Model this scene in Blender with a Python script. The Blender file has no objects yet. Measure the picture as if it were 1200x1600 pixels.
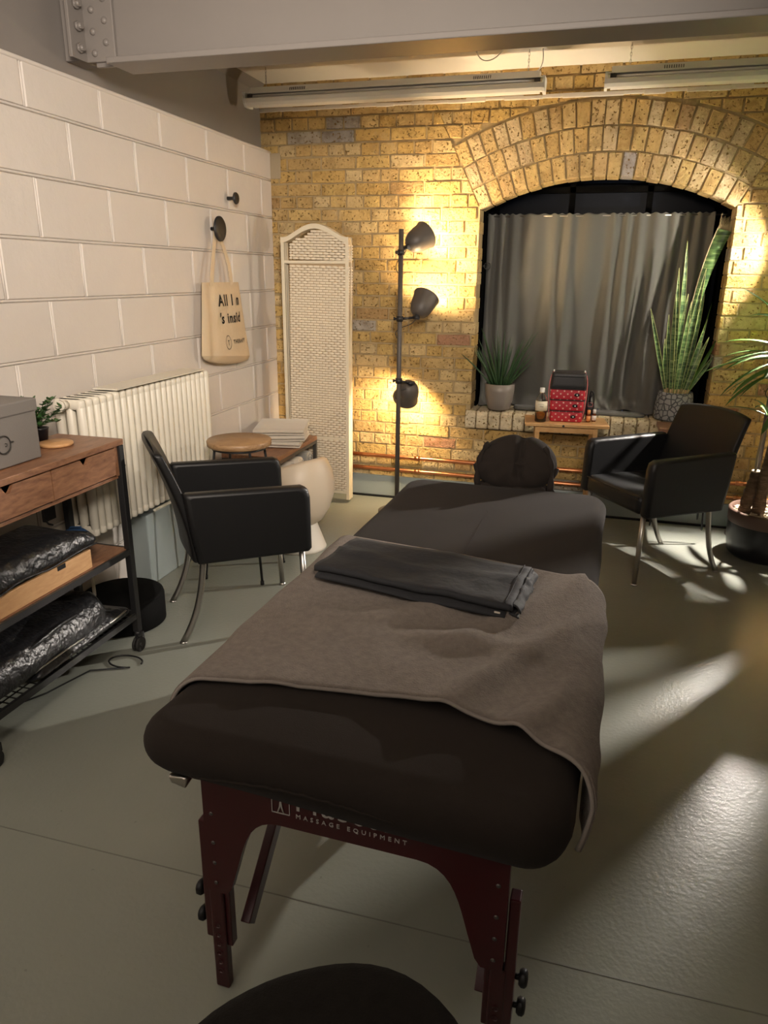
EXPO=1.5
import bpy, math, random
from mathutils import Vector, Matrix, noise
random.seed(7)
PI = math.pi
sc = bpy.context.scene
COL = sc.collection
rnd = random.uniform

def V(*a): return Vector(a)

# ------------------------------------------------------------------ mesh builder
class MB:
    def __init__(s): s.v=[]; s.f=[]; s.c=[]; s.sm=[]
    def add(s, vs, fs, col=None, smooth=False):
        n=len(s.v); s.v+=[Vector(p) for p in vs]
        for f in fs: s.f.append(tuple(i+n for i in f)); s.c.append(col); s.sm.append(smooth)
        return s
    def box(s, c, size, rz=0, R=None, col=None):
        M = R if R is not None else Matrix.Rotation(rz,3,'Z')
        x,y,z=[d/2 for d in size]; c=Vector(c)
        vs=[c+M@Vector((i*x,j*y,k*z)) for i in(-1,1) for j in(-1,1) for k in(-1,1)]
        return s.add(vs,[(0,1,3,2),(4,6,7,5),(0,4,5,1),(2,3,7,6),(0,2,6,4),(1,5,7,3)],col)
    def bar(s, a, b, w, h, up=(0,0,1)):
        a=Vector(a); b=Vector(b); d=(b-a); L=d.length; d.normalize()
        u=Vector(up); 
        if abs(d.dot(u))>.98: u=Vector((0,1,0))
        r=d.cross(u).normalized(); u=r.cross(d).normalized()
        M=Matrix((r,d,u)).transposed()
        return s.box((a+b)/2,(w,L,h),R=M)
    def tube(s, pts, r, n=10, closed=False, caps=True, flat=None):
        pts=[Vector(p) for p in pts]; m=len(pts)
        rs=r if isinstance(r,(list,tuple)) else [r]*m
        ts=[]
        for i in range(m):
            if closed: t=pts[(i+1)%m]-pts[i-1]
            else: t=pts[min(i+1,m-1)]-pts[max(i-1,0)]
            ts.append(t.normalized() if t.length>1e-9 else Vector((0,0,1)))
        u=Vector((0,0,1)) if abs(ts[0].z)<.9 else Vector((1,0,0))
        u=(u-ts[0]*u.dot(ts[0])).normalized(); vs=[]
        for i in range(m):
            u=(u-ts[i]*u.dot(ts[i])); u=u.normalized() if u.length>1e-6 else ts[i].orthogonal().normalized()
            w=ts[i].cross(u)
            for k in range(n):
                a=2*PI*k/n
                vs.append(pts[i]+(u*math.cos(a)+w*math.sin(a)*(flat or 1))*rs[i])
        fs=[]
        for i in range(m if closed else m-1):
            j=(i+1)%m
            for k in range(n):
                l=(k+1)%n; fs.append((i*n+k,i*n+l,j*n+l,j*n+k))
        s.add(vs,fs,smooth=True)
        if caps and not closed:
            b=len(s.v)-len(vs)
            s.f+= [tuple(b+k for k in range(n))[::-1], tuple(b+(m-1)*n+k for k in range(n))]
            s.c+=[None,None]; s.sm+=[False,False]
        return s
    def cyl(s,a,b,r0,r1=None,n=20): return s.tube([a,b],[r0,r0 if r1 is None else r1],n)
    def lathe(s, prof, c=(0,0,0), n=32, R=None, smooth=True, capa=False, capb=False, zf=None):
        c=Vector(c); vs=[]
        for (r,z) in prof:
            for k in range(n):
                a=2*PI*k/n; p=Vector((r*math.cos(a),r*math.sin(a),z))
                if zf: p.z=zf(p,a)
                vs.append(c+(R@p if R is not None else p))
        fs=[]
        for i in range(len(prof)-1):
            for k in range(n):
                l=(k+1)%n; fs.append((i*n+k,i*n+l,(i+1)*n+l,(i+1)*n+k))
        b=len(s.v); s.add(vs,fs,smooth=smooth)
        if capa: s.f.append(tuple(b+k for k in range(n))[::-1]); s.c.append(None); s.sm.append(False)
        if capb: s.f.append(tuple(b+(len(prof)-1)*n+k for k in range(n))); s.c.append(None); s.sm.append(False)
        return s
    def loft(s, rings, cap=True, closed=True, smooth=True, col=None):
        n=len(rings[0]); vs=[p for r in rings for p in r]; fs=[]
        for i in range(len(rings)-1):
            for k in range(n if closed else n-1):
                l=(k+1)%n; fs.append((i*n+k,i*n+l,(i+1)*n+l,(i+1)*n+k))
        b=len(s.v); s.add(vs,fs,col,smooth)
        if cap and closed:
            s.f+=[tuple(b+k for k in range(n))[::-1],tuple(b+(len(rings)-1)*n+k for k in range(n))]
            s.c+=[col,col]; s.sm+=[False,False]
        return s
    def grid(s, fn, nu, nv, col=None, smooth=True):
        vs=[fn(i/nu,j/nv) for i in range(nu+1) for j in range(nv+1)]
        fs=[(i*(nv+1)+j,i*(nv+1)+j+1,(i+1)*(nv+1)+j+1,(i+1)*(nv+1)+j) for i in range(nu) for j in range(nv)]
        return s.add(vs,fs,col,smooth)
    def prism(s, poly, mapf, w0, w1, inset=0, iw=0, col=None, back=False):
        """polygon (u,v) extruded from w0 (back) to w1 (face) with a chamfer"""
        n=len(poly); cu=sum(p[0] for p in poly)/n; cv=sum(p[1] for p in poly)/n
        def ins(p,d):
            du,dv=p[0]-cu,p[1]-cv; L=math.hypot(du,dv)+1e-9; k=max(0,1-1.4*d/L); return (cu+du*k,cv+dv*k)
        rings=[[mapf(p[0],p[1],w0) for p in poly]]
        if inset: rings.append([mapf(p[0],p[1],w1-iw) for p in poly]); rings.append([mapf(*ins(p,inset),w1) for p in poly])
        else: rings.append([mapf(p[0],p[1],w1) for p in poly])
        vs=[p for r in rings for p in r]; fs=[]
        for i in range(len(rings)-1):
            for k in range(n):
                l=(k+1)%n; fs.append((i*n+k,i*n+l,(i+1)*n+l,(i+1)*n+k))
        fs.append(tuple((len(rings)-1)*n+k for k in range(n)))
        if back: fs.append(tuple(range(n))[::-1])
        return s.add(vs,fs,col)
    def xf(s, M, i0=0):
        for i in range(i0,len(s.v)): s.v[i]=M@s.v[i]
        return s
    def build(s, name, mat, parent=None, world=False, bevel=0, seg=2, sub=0, solid=0, fix=True):
        me=bpy.data.meshes.new(name)
        vs=s.v
        if world and parent is not None:
            inv=parent.matrix_basis.inverted()
            if parent.parent is not None: inv=inv@parent.parent.matrix_basis.inverted()
            vs=[inv@p for p in vs]
        me.from_pydata([tuple(p) for p in vs],[],s.f)
        me.polygons.foreach_set('use_smooth',s.sm)
        if any(c is not None for c in s.c):
            at=me.color_attributes.new('Col','FLOAT_COLOR','CORNER'); i=0
            for p in me.polygons:
                c=s.c[p.index] or (1,1,1)
                for _ in range(p.loop_total): at.data[i].color=(c[0],c[1],c[2],1); i+=1
        if fix:
            import bmesh
            bm=bmesh.new(); bm.from_mesh(me); bmesh.ops.recalc_face_normals(bm,faces=bm.faces); bm.to_mesh(me); bm.free()
        me.update()
        if mat: me.materials.append(mat)
        o=bpy.data.objects.new(name,me); COL.objects.link(o)
        if parent is not None: o.parent=parent
        if solid:
            m=o.modifiers.new('s','SOLIDIFY'); m.thickness=solid; m.offset=0
        if bevel:
            m=o.modifiers.new('b','BEVEL'); m.width=bevel; m.segments=seg; m.limit_method='ANGLE'; m.angle_limit=math.radians(40)
            m.harden_normals=False
        if sub:
            m=o.modifiers.new('u','SUBSURF'); m.levels=sub; m.render_levels=sub
        return o

def tag(o,label=None,cat=None,group=None,kind=None):
    if label: o['label']=label
    if cat: o['category']=cat
    if group: o['group']=group
    if kind: o['kind']=kind
    return o
def thing(name,label,cat,loc=(0,0,0),rz=0,group=None):
    o=bpy.data.objects.new(name,None); COL.objects.link(o); o.empty_display_size=.05
    o.location=loc; o.rotation_euler=(0,0,rz)
    o.matrix_basis=Matrix.Translation(Vector(loc))@Matrix.Rotation(rz,4,'Z')
    return tag(o,label,cat,group)
def one(mb,name,mat,label,cat,group=None,loc=None,**k):
    """a thing that is a single mesh; origin moved to its base"""
    if loc is None:
        xs=[p.x for p in mb.v]; ys=[p.y for p in mb.v]; zs=[p.z for p in mb.v]
        loc=((min(xs)+max(xs))/2,(min(ys)+max(ys))/2,min(zs))
    mb.xf(Matrix.Translation(-Vector(loc)))
    o=mb.build(name,mat,None,**k); o.location=loc
    return tag(o,label,cat,group)
def struct(mb,name,mat,**k): return tag(mb.build(name,mat,None,**k),kind='structure')
def dup(root,loc,rz,label,group=None):
    r=root.copy(); COL.objects.link(r); r.matrix_basis=Matrix.Translation(Vector(loc))@Matrix.Rotation(rz,4,'Z')
    r['label']=label
    if group: r['group']=group
    for ch in list(root.children):
        c=ch.copy(); COL.objects.link(c); c.parent=r
        for g in list(ch.children):
            d=g.copy(); COL.objects.link(d); d.parent=c
    return r

# ------------------------------------------------------------------ materials
def nt(name):
    m=bpy.data.materials.new(name); m.use_nodes=True; t=m.node_tree
    return m,t,t.nodes['Principled BSDF']
def N(t,kind,**k):
    n=t.nodes.new(kind)
    for a,b in k.items():
        if hasattr(n,a) and a not in n.inputs: setattr(n,a,b)
    for a,b in k.items():
        if a in n.inputs: n.inputs[a].default_value=b
    return n
def ramp(t,src,stops):
    r=t.nodes.new('ShaderNodeValToRGB'); e=r.color_ramp.elements
    while len(e)<len(stops): e.new(.5)
    for i,(p,c) in enumerate(stops): e[i].position=p; e[i].color=(*c,1) if len(c)==3 else c
    t.links.new(src,r.inputs[0]); return r
def mixc(t,fac,a,b,mode='MIX'):
    m=t.nodes.new('ShaderNodeMix'); m.data_type='RGBA'; m.blend_type=mode
    for sock,val in ((m.inputs[0],fac),(m.inputs[6],a),(m.inputs[7],b)):
        if hasattr(val,'links') or isinstance(val,bpy.types.NodeSocket): t.links.new(val,sock)
        elif isinstance(val,(int,float)): sock.default_value=val
        else: sock.default_value=(*val,1)
    return m.outputs[2]
def mat(name,col,rough=.5,metal=0,var=0,vs=6,bumps=(),spec=.5,sheen=0,trans=0,coat=0,col2=None,stretch=None,sub=0,ior=None,rvar=0):
    m,t,b=nt(name)
    b.inputs['Roughness'].default_value=rough; b.inputs['Metallic'].default_value=metal
    b.inputs['Specular IOR Level'].default_value=spec; b.inputs['Sheen Weight'].default_value=sheen
    b.inputs['Transmission Weight'].default_value=trans; b.inputs['Coat Weight'].default_value=coat
    b.inputs['Base Color'].default_value=(*col,1)
    if sub: b.inputs['Subsurface Weight'].default_value=sub; b.inputs['Subsurface Radius'].default_value=(.01,.01,.005)
    if ior: b.inputs['IOR'].default_value=ior
    tc=t.nodes.new('ShaderNodeTexCoord'); co=tc.outputs['Object']
    if stretch:
        mp=N(t,'ShaderNodeMapping'); mp.inputs['Scale'].default_value=stretch; t.links.new(co,mp.inputs[0]); co=mp.outputs[0]
    if var or col2:
        n=N(t,'ShaderNodeTexNoise',Scale=vs,Detail=6.0,Roughness=.6); t.links.new(co,n.inputs['Vector'])
        c2=col2 or tuple(c*(1-var) for c in col)
        r=ramp(t,n.outputs[0],[(.3,c2),(.7,col)]); t.links.new(r.outputs[0],b.inputs['Base Color'])
        if rvar:
            rr=N(t,'ShaderNodeMapRange'); rr.inputs[3].default_value=rough-rvar; rr.inputs[4].default_value=rough+rvar
            t.links.new(n.outputs[0],rr.inputs[0]); t.links.new(rr.outputs[0],b.inputs['Roughness'])
    prev=None
    for (s,st,d) in bumps:
        n=N(t,'ShaderNodeTexNoise',Scale=s,Detail=4.0,Roughness=.6); t.links.new(co,n.inputs['Vector'])
        bp=N(t,'ShaderNodeBump',Strength=st,Distance=d); t.links.new(n.outputs[0],bp.inputs['Height'])
        if prev: t.links.new(prev,bp.inputs['Normal'])
        prev=bp.outputs[0]
    if prev: t.links.new(prev,b.inputs['Normal'])
    return m
def emit(name,col,st):
    m,t,b=nt(name); b.inputs['Base Color'].default_value=(*col,1)
    b.inputs['Emission Color'].default_value=(*col,1); b.inputs['Emission Strength'].default_value=st
    return m
def wood(name,c1,c2,scale=(1,12,12),rough=.45,ring=5.0):
    m,t,b=nt(name); tc=t.nodes.new('ShaderNodeTexCoord')
    mp=N(t,'ShaderNodeMapping'); mp.inputs['Scale'].default_value=scale; t.links.new(tc.outputs['Object'],mp.inputs[0])
    n=N(t,'ShaderNodeTexNoise',Scale=ring,Detail=8.0,Roughness=.65,Distortion=.6); t.links.new(mp.outputs[0],n.inputs['Vector'])
    r=ramp(t,n.outputs[0],[(.3,c1),(.5,tuple((a+b_)/2 for a,b_ in zip(c1,c2))),(.72,c2)])
    t.links.new(r.outputs[0],b.inputs['Base Color']); b.inputs['Roughness'].default_value=rough
    bp=N(t,'ShaderNodeBump',Strength=.15,Distance=.001); t.links.new(n.outputs[0],bp.inputs['Height']); t.links.new(bp.outputs[0],b.inputs['Normal'])
    return m

def brick_mat(name,rough=.9):
    m,t,b=nt(name); at=N(t,'ShaderNodeVertexColor',layer_name='Col')
    tc=t.nodes.new('ShaderNodeTexCoord'); co=tc.outputs['Object']
    n1=N(t,'ShaderNodeTexNoise',Scale=9.0,Detail=7.0,Roughness=.65); t.links.new(co,n1.inputs['Vector'])
    r1=ramp(t,n1.outputs[0],[(.28,(.60,.54,.46)),(.5,(.95,.95,.95)),(.75,(1.15,1.15,1.15))])
    c=mixc(t,1.0,at.outputs[0],r1.outputs[0],'MULTIPLY')
    n2=N(t,'ShaderNodeTexNoise',Scale=70.0,Detail=3.0); t.links.new(co,n2.inputs['Vector'])
    pit=ramp(t,n2.outputs[0],[(.33,(0,0,0)),(.40,(1,1,1))])
    c=mixc(t,pit.outputs[0],(.20,.125,.045),c)
    n4=N(t,'ShaderNodeTexNoise',Scale=3.0,Detail=6.0,Roughness=.7); t.links.new(co,n4.inputs['Vector'])
    pale=ramp(t,n4.outputs[0],[(.58,(0,0,0)),(.72,(.45,.45,.45))])
    c=mixc(t,pale.outputs[0],c,(.55,.46,.33))
    t.links.new(c,b.inputs['Base Color']); b.inputs['Roughness'].default_value=rough; b.inputs['Specular IOR Level'].default_value=.15
    n3=N(t,'ShaderNodeTexNoise',Scale=28.0,Detail=5.0,Roughness=.7); t.links.new(co,n3.inputs['Vector'])
    b1=N(t,'ShaderNodeBump',Strength=1.0,Distance=.02); t.links.new(n3.outputs[0],b1.inputs['Height'])
    b2=N(t,'ShaderNodeBump',Strength=.7,Distance=.006); t.links.new(pit.outputs[0],b2.inputs['Height']); t.links.new(b1.outputs[0],b2.inputs['Normal'])
    t.links.new(b2.outputs[0],b.inputs['Normal'])
    return m

M={}
M['brick']=brick_mat('brick')
M['mortar']=mat('mortar',(.46,.35,.19),.95,var=.35,vs=12,bumps=((60,.6,.004),(15,.5,.01)),spec=.1)
M['block']=mat('painted_block',(.66,.61,.56),.55,var=.05,vs=3,bumps=((14,.35,.006),(90,.25,.0015)),spec=.35)
M['blockmortar']=mat('painted_mortar',(.64,.59,.53),.6,bumps=((40,.4,.003),))
M['ceil']=mat('ceiling_paint',(.72,.7,.66),.8,bumps=((10,.3,.004),))
M['plaster']=mat('plaster_paint',(.55,.5,.44),.8,bumps=((10,.3,.004),))
M['steel_paint']=mat('grey_gloss_paint',(.225,.205,.19),.42,var=.06,vs=2,bumps=((25,.1,.002),))
M['skirt']=mat('blue_grey_paint',(.30,.35,.35),.35,var=.05,vs=4,bumps=((20,.1,.002),))
M['white_metal']=mat('white_enamel',(.82,.80,.75),.35)
M['rad']=mat('radiator_enamel',(.70,.66,.56),.38)
M['copper']=mat('copper',(.72,.30,.14),.28,1,var=.3,vs=12)
M['black_metal']=mat('black_metal',(.012,.012,.013),.45)
M['gunmetal']=mat('bronze_grey_metal',(.085,.072,.062),.5,.1)
M['shade_in']=mat('shade_inner',(.75,.7,.6),.4)
M['leather']=mat('black_leather',(.0055,.0055,.006),.45,bumps=((160,.2,.0010),(9,.12,.004)),spec=.32)
M['leatherbag']=mat('black_bag_leather',(.008,.0085,.010),.36,bumps=((7,.9,.03),(19,.6,.010)),spec=.5)
M['satin']=mat('satin_steel',(.42,.40,.37),.35,1)
M['darksteel']=mat('dark_steel',(.10,.095,.09),.45,.7)
M['rustic']=wood('brown_wood',(.13,.055,.028),(.30,.15,.08),(3,14,14),.4)
M['rustic_y']=wood('brown_wood_long',(.13,.055,.028),(.31,.155,.08),(14,3,14),.4)
M['stoolwood']=wood('acacia',(.22,.12,.055),(.42,.26,.13),(3,16,16),.45)
M['oak']=wood('pale_oak',(.50,.27,.10),(.68,.42,.19),(3,14,14),.3)
M['traywood']=wood('tray_wood',(.42,.23,.10),(.55,.33,.16),(14,3,14),.5)
M['matwood']=wood('board_wood',(.42,.22,.09),(.56,.32,.14),(4,14,14),.5)
M['redwood']=mat('mahogany_stain',(.045,.0025,.005),.32,var=.3,vs=5,stretch=(1,1,.2),spec=.5)
M['cover']=mat('fleece_cover',(.0225,.0180,.0155),1.0,var=.12,vs=5,bumps=((420,.3,.0015),(7,.12,.01)),sheen=.03,spec=.06)
M['towel']=mat('grey_terry',(.185,.158,.138),1.0,var=.25,vs=60,bumps=((230,.9,.004),(60,.35,.004)),sheen=.04,spec=.05)
M['hem']=mat('grey_terry_hem',(.19,.165,.145),.95,bumps=((300,.5,.002),),sheen=.05)
M['sheet']=mat('charcoal_cotton',(.018,.0185,.021),.8,bumps=((9,.5,.012),(300,.2,.0006)),sheen=.03,spec=.2)
M['felt']=mat('black_fabric',(.012,.0105,.009),1.0,var=.3,vs=50,bumps=((260,.6,.003),),sheen=.03,spec=.04)
M['drum']=mat('drum_black',(.005,.005,.005),.9,spec=.1)
M['curtain']=mat('grey_curtain',(.098,.097,.090),.85,bumps=((350,.3,.0008),),sheen=.1,spec=.2,stretch=(1,1,2.5))
M['linen']=mat('pale_towel',(.50,.45,.38),.95,bumps=((180,.6,.002),(14,.4,.008)),sheen=.3)
M['greytowel']=mat('dark_grey_towel',(.16,.16,.155),.95,bumps=((180,.8,.003),),sheen=.3)
M['canvas']=mat('natural_canvas',(.60,.48,.33),.9,bumps=((260,.3,.0008),(9,.5,.012)),spec=.2)
M['ink']=mat('black_ink',(.02,.018,.015),.7)
M['boxfab']=mat('grey_linen_box',(.17,.155,.14),.95,bumps=((220,.5,.001),),stretch=(1,1,3))
M['cream']=mat('cream_frame',(.74,.66,.50),.6,var=.05,vs=8)
M['weave']=mat('paper_rope_weave',(.80,.70,.54),.8,var=.12,vs=30,bumps=((200,.3,.0015),))
M['weaveback']=mat('weave_gap',(.44,.33,.20),.9)
M['tub']=mat('taupe_plastic',(.56,.47,.36),.45)
M['floorwhite']=mat('white_plastic',(.6,.56,.49),.4)
M['glass']=mat('clear_glass',(1,1,1),.02,trans=1,ior=1.45)
M['oil']=mat('amber_oil',(.95,.55,.10),.03,trans=1,ior=1.35)
M['amber']=mat('amber_glass',(.25,.07,.015),.15,trans=.4)
M['label']=mat('paper_label',(.72,.66,.50),.7)
M['labelw']=mat('white_cap',(.75,.73,.70),.4)
M['orange']=mat('orange_label',(.75,.33,.12),.6)
M['blackplastic']=mat('black_plastic',(.006,.006,.007),.45,spec=.3)
M['void']=mat('matt_black_frame',(.002,.002,.002),.9,spec=.02)
M['meshfab']=mat('black_mesh_fabric',(.014,.013,.015),.5,bumps=((300,.5,.001),))
M['pink']=mat('pink_piping',(.55,.16,.16),.6)
M['blue']=mat('blue_fabric',(.012,.05,.13),.7,bumps=((30,.5,.006),))
M['pebble']=mat('pale_pebbles',(.55,.46,.33),.9,var=.3,vs=60)
M['soil']=mat('soil',(.05,.035,.022),1,bumps=((80,1,.01),))
M['bark']=mat('trunk_bark',(.17,.105,.06),.9,var=.5,vs=14,bumps=((25,.9,.02),),stretch=(1,1,4))
M['potgrey']=mat('taupe_glazed_pot',(.19,.165,.145),.4)
M['potblack']=mat('black_pot',(.007,.007,.009),.35)
M['potbrown']=mat('brown_pot_rim',(.085,.045,.03),.6)
M['stem']=mat('plant_stem',(.45,.30,.16),.7)
M['yleaf']=mat('yucca_leaf',(.07,.17,.022),.45,var=.4,vs=7,stretch=(1,1,1))
M['gleaf']=mat('dark_green_leaf',(.035,.085,.030),.45,var=.4,vs=20)
M['dleaf']=mat('small_leaf',(.05,.12,.035),.45,var=.4,vs=25)
M['dry']=mat('dried_leaf_tip',(.48,.40,.26),.8,stretch=(60,60,1),col2=(.20,.15,.09),vs=3)
M['wht_txt']=mat('pale_print',(.42,.40,.38),.6)
M['pane']=mat('night_glass',(.002,.003,.006),.3,spec=.04)
M['rubber']=mat('rubber',(.015,.014,.013),.7)
# polka dot red fabric
def polka():
    m,t,b=nt('red_polka_fabric'); tc=t.nodes.new('ShaderNodeTexCoord')
    sep=N(t,'ShaderNodeSeparateXYZ'); t.links.new(tc.outputs['Object'],sep.inputs[0])
    def math_(op,a,b_=None,c=None):
        n=t.nodes.new('ShaderNodeMath'); n.operation=op
        for i,x in enumerate((a,b_,c)):
            if x is None: continue
            if isinstance(x,(int,float)): n.inputs[i].default_value=x
            else: t.links.new(x,n.inputs[i])
        return n.outputs[0]
    u=math_('MULTIPLY',sep.outputs[0],1/.040); v=math_('MULTIPLY',sep.outputs[2],1/.034)
    def dots(ou,ov):
        a=math_('SUBTRACT',math_('FRACT',math_('ADD',u,ou)),.5); c=math_('SUBTRACT',math_('FRACT',math_('ADD',v,ov)),.5)
        d=math_('ADD',math_('MULTIPLY',a,a),math_('MULTIPLY',math_('MULTIPLY',c,c),.72))
        return math_('LESS_THAN',d,.014)
    k=math_('MAXIMUM',dots(10.0,10.2),dots(10.5,10.7))
    c=mixc(t,k,(.45,.012,.028),(.72,.42,.36)); t.links.new(c,b.inputs['Base Color']); b.inputs['Roughness'].default_value=.6
    return m
M['polka']=polka()
# cracked stone pot
def crackpot():
    m,t,b=nt('cracked_stone_pot'); tc=t.nodes.new('ShaderNodeTexCoord')
    v=N(t,'ShaderNodeTexVoronoi',Scale=34.0); v.feature='DISTANCE_TO_EDGE'; t.links.new(tc.outputs['Object'],v.inputs['Vector'])
    r=ramp(t,v.outputs['Distance'],[(.05,(.05,.055,.06)),(.13,(.24,.245,.25))]); t.links.new(r.outputs[0],b.inputs['Base Color'])
    bp=N(t,'ShaderNodeBump',Strength=.8,Distance=.003); t.links.new(r.outputs[0],bp.inputs['Height']); t.links.new(bp.outputs[0],b.inputs['Normal'])
    b.inputs['Roughness'].default_value=.8; return m
M['crack']=crackpot()
# banded snake plant leaf
def snakeleaf():
    m,t,b=nt('banded_snake_leaf'); tc=t.nodes.new('ShaderNodeTexCoord')
    mp=N(t,'ShaderNodeMapping'); mp.inputs['Scale'].default_value=(.5,.5,3.2); t.links.new(tc.outputs['Object'],mp.inputs[0])
    n=N(t,'ShaderNodeTexNoise',Scale=16.0,Detail=4.0,Distortion=.8); t.links.new(mp.outputs[0],n.inputs['Vector'])
    r=ramp(t,n.outputs[0],[(.38,(.022,.055,.018)),(.54,(.08,.15,.045)),(.70,(.22,.30,.13))]); t.links.new(r.outputs[0],b.inputs['Base Color'])
    b.inputs['Roughness'].default_value=.4; return m
M['snake']=snakeleaf()
M['snakeedge']=mat('yellow_leaf_margin',(.42,.46,.20),.5)
def floor_mat():
    m,t,b=nt('painted_screed_floor'); tc=t.nodes.new('ShaderNodeTexCoord'); co=tc.outputs['Object']
    n=N(t,'ShaderNodeTexNoise',Scale=1.6,Detail=6.0); t.links.new(co,n.inputs['Vector'])
    r=ramp(t,n.outputs[0],[(.3,(.205,.215,.185)),(.7,(.24,.25,.215))])
    n5=N(t,'ShaderNodeTexNoise',Scale=45.0,Detail=2.0); t.links.new(co,n5.inputs['Vector'])
    sp=ramp(t,n5.outputs[0],[(.22,(.75,.75,.75)),(.27,(1,1,1))])
    c=mixc(t,1.0,r.outputs[0],sp.outputs[0],'MULTIPLY'); t.links.new(c,b.inputs['Base Color'])
    b.inputs['Roughness'].default_value=.28; b.inputs['Specular IOR Level'].default_value=.32
    n2=N(t,'ShaderNodeTexNoise',Scale=70.0,Detail=2.0); t.links.new(co,n2.inputs['Vector'])
    b1=N(t,'ShaderNodeBump',Strength=.25,Distance=.003); t.links.new(n2.outputs[0],b1.inputs['Height'])
    n3=N(t,'ShaderNodeTexNoise',Scale=3.0,Detail=2.0); t.links.new(co,n3.inputs['Vector'])
    b2=N(t,'ShaderNodeBump',Strength=.15,Distance=.02); t.links.new(n3.outputs[0],b2.inputs['Height']); t.links.new(b1.outputs[0],b2.inputs['Normal'])
    t.links.new(b2.outputs[0],b.inputs['Normal'])
    return m
M['floor']=floor_mat()
BULB1=emit('warm_bulb',(1,.73,.42),350)
BULB2=emit('soft_white_bulb',(1,.87,.70),1800)
BULB3=emit('bright_white_bulb',(1,.91,.82),20000)
BULB4=emit('white_bulb',(1,.88,.74),2800)

def rrect(cx,cy,w,d,r,z,n=6,rot=0):
    """rounded rectangle ring"""
    pts=[]; r=max(.0005,min(r,w/2-.0005,d/2-.0005))
    for (sx,sy,a0) in ((1,1,0),(-1,1,PI/2),(-1,-1,PI),(1,-1,1.5*PI)):
        for i in range(n+1):
            a=a0+PI/2*i/n; pts.append((sx*(w/2-r)+r*math.cos(a), sy*(d/2-r)+r*math.sin(a)))
    c,s=math.cos(rot),math.sin(rot)
    return [Vector((cx+c*x-s*y,cy+s*x+c*y,z)) for x,y in pts]
def pad(mb,cx,cy,z0,z1,w,d,r,e,n=6,steps=5,rot=0,wob=0,fr=3.0):
    """cushion: rounded plan, rounded edge of radius e"""
    e=min(e,(z1-z0)/2); rings=[]; prof=[]
    for i in range(steps+1):
        a=-PI/2+PI/2*i/steps; prof.append((e*(1-math.cos(a)),z0+e+e*math.sin(a)))
    for i in range(steps+1):
        a=PI/2*i/steps; prof.append((e*(1-math.cos(a)),z1-e+e*math.sin(a)))
    for k in (.3,.75): prof.append((e+min(w,d)*.5*k*.9, z1))
    prof=[(e+min(w,d)*.4,z0)]+prof
    for ins,z in prof:
        ring=rrect(cx,cy,w-2*ins,d-2*ins,max(r-ins,.004),z,n,rot)
        if wob: ring=[p+Vector((noise.noise(p*fr),noise.noise(p*fr+Vector((9,0,0))),noise.noise(p*fr+Vector((0,9,0)))))*wob for p in ring]
        rings.append(ring)
    return mb.loft(rings)
def ribbon(mb,path,half,axis,th=None,nv=10,wave=0,fr=8,seed=0):
    """cloth strip: path of points swept along +-half*axis"""
    axis=Vector(axis).normalized(); m=len(path)-1
    def fn(i,j):
        k=i*m; a=int(min(k,m-1)); p=Vector(path[a]).lerp(Vector(path[a+1]),k-a)
        q=p+axis*((j*2-1)*half)
        if wave: q=q+Vector((noise.noise(q*fr+Vector((seed,0,0))),noise.noise(q*fr+Vector((0,seed+5,0))),noise.noise(q*fr+Vector((0,0,seed+3)))))*wave
        return q
    return mb.grid(fn,m,nv)
# ================================================================= ROOM
def clip(poly,n,c):
    """keep n.p <= c"""
    out=[]; m=len(poly)
    for i in range(m):
        p,q=poly[i],poly[(i+1)%m]; a=n[0]*p[0]+n[1]*p[1]-c; b=n[0]*q[0]+n[1]*q[1]-c
        if a<=0: out.append(p)
        if (a<0<b) or (b<0<a):
            k=a/(a-b); out.append((p[0]+(q[0]-p[0])*k,p[1]+(q[1]-p[1])*k))
    return out
def area(poly):
    return abs(sum(poly[i][0]*poly[(i+1)%len(poly)][1]-poly[(i+1)%len(poly)][0]*poly[i][1] for i in range(len(poly))))/2 if len(poly)>2 else 0

WX0,WX1,WZ0,SPR=1.36,2.785,.645,1.855       # window opening
ACX,ACZ,AR=2.07,.458,1.567                  # arch centre and intrados radius
AR3=AR+.398
aL=math.atan2(SPR-ACZ,WX0-ACX); aR=math.atan2(SPR-ACZ,WX1-ACX)
BC=[(.58,.40,.15),(.60,.42,.17),(.54,.36,.13),(.60,.44,.21),(.56,.39,.17),(.50,.34,.14),(.58,.44,.23)]
def bcol(x=0,z=0):
    k=random.random()
    if k<.012: return (.40,.22,.13)
    if k<.022: return (.42,.37,.30)
    if k<.045: return (.42,.27,.12)
    c=random.choice(BC); j=rnd(.92,1.06); return tuple(v*j for v in c)
mapB=lambda u,v,w:(u,-w,v)      # w = towards the room
def put(mb,poly,deep=False,col=None):
    if area(poly)<.0007: return
    w1=rnd(.001,.008); poly=[(p[0]+rnd(-.0022,.0022),p[1]+rnd(-.0022,.0022)) for p in poly] if not deep else poly
    mb.prism(poly,mapB,-.16 if deep else -.02,w1,.0035,.006,col=col or bcol())
wall=MB(); z=0.0; row=0
nl=(-math.sin(aL),math.cos(aL)); nr=(math.sin(aR),-math.cos(aR))
cl=nl[0]*ACX+nl[1]*ACZ; cr=nr[0]*ACX+nr[1]*ACZ
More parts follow.
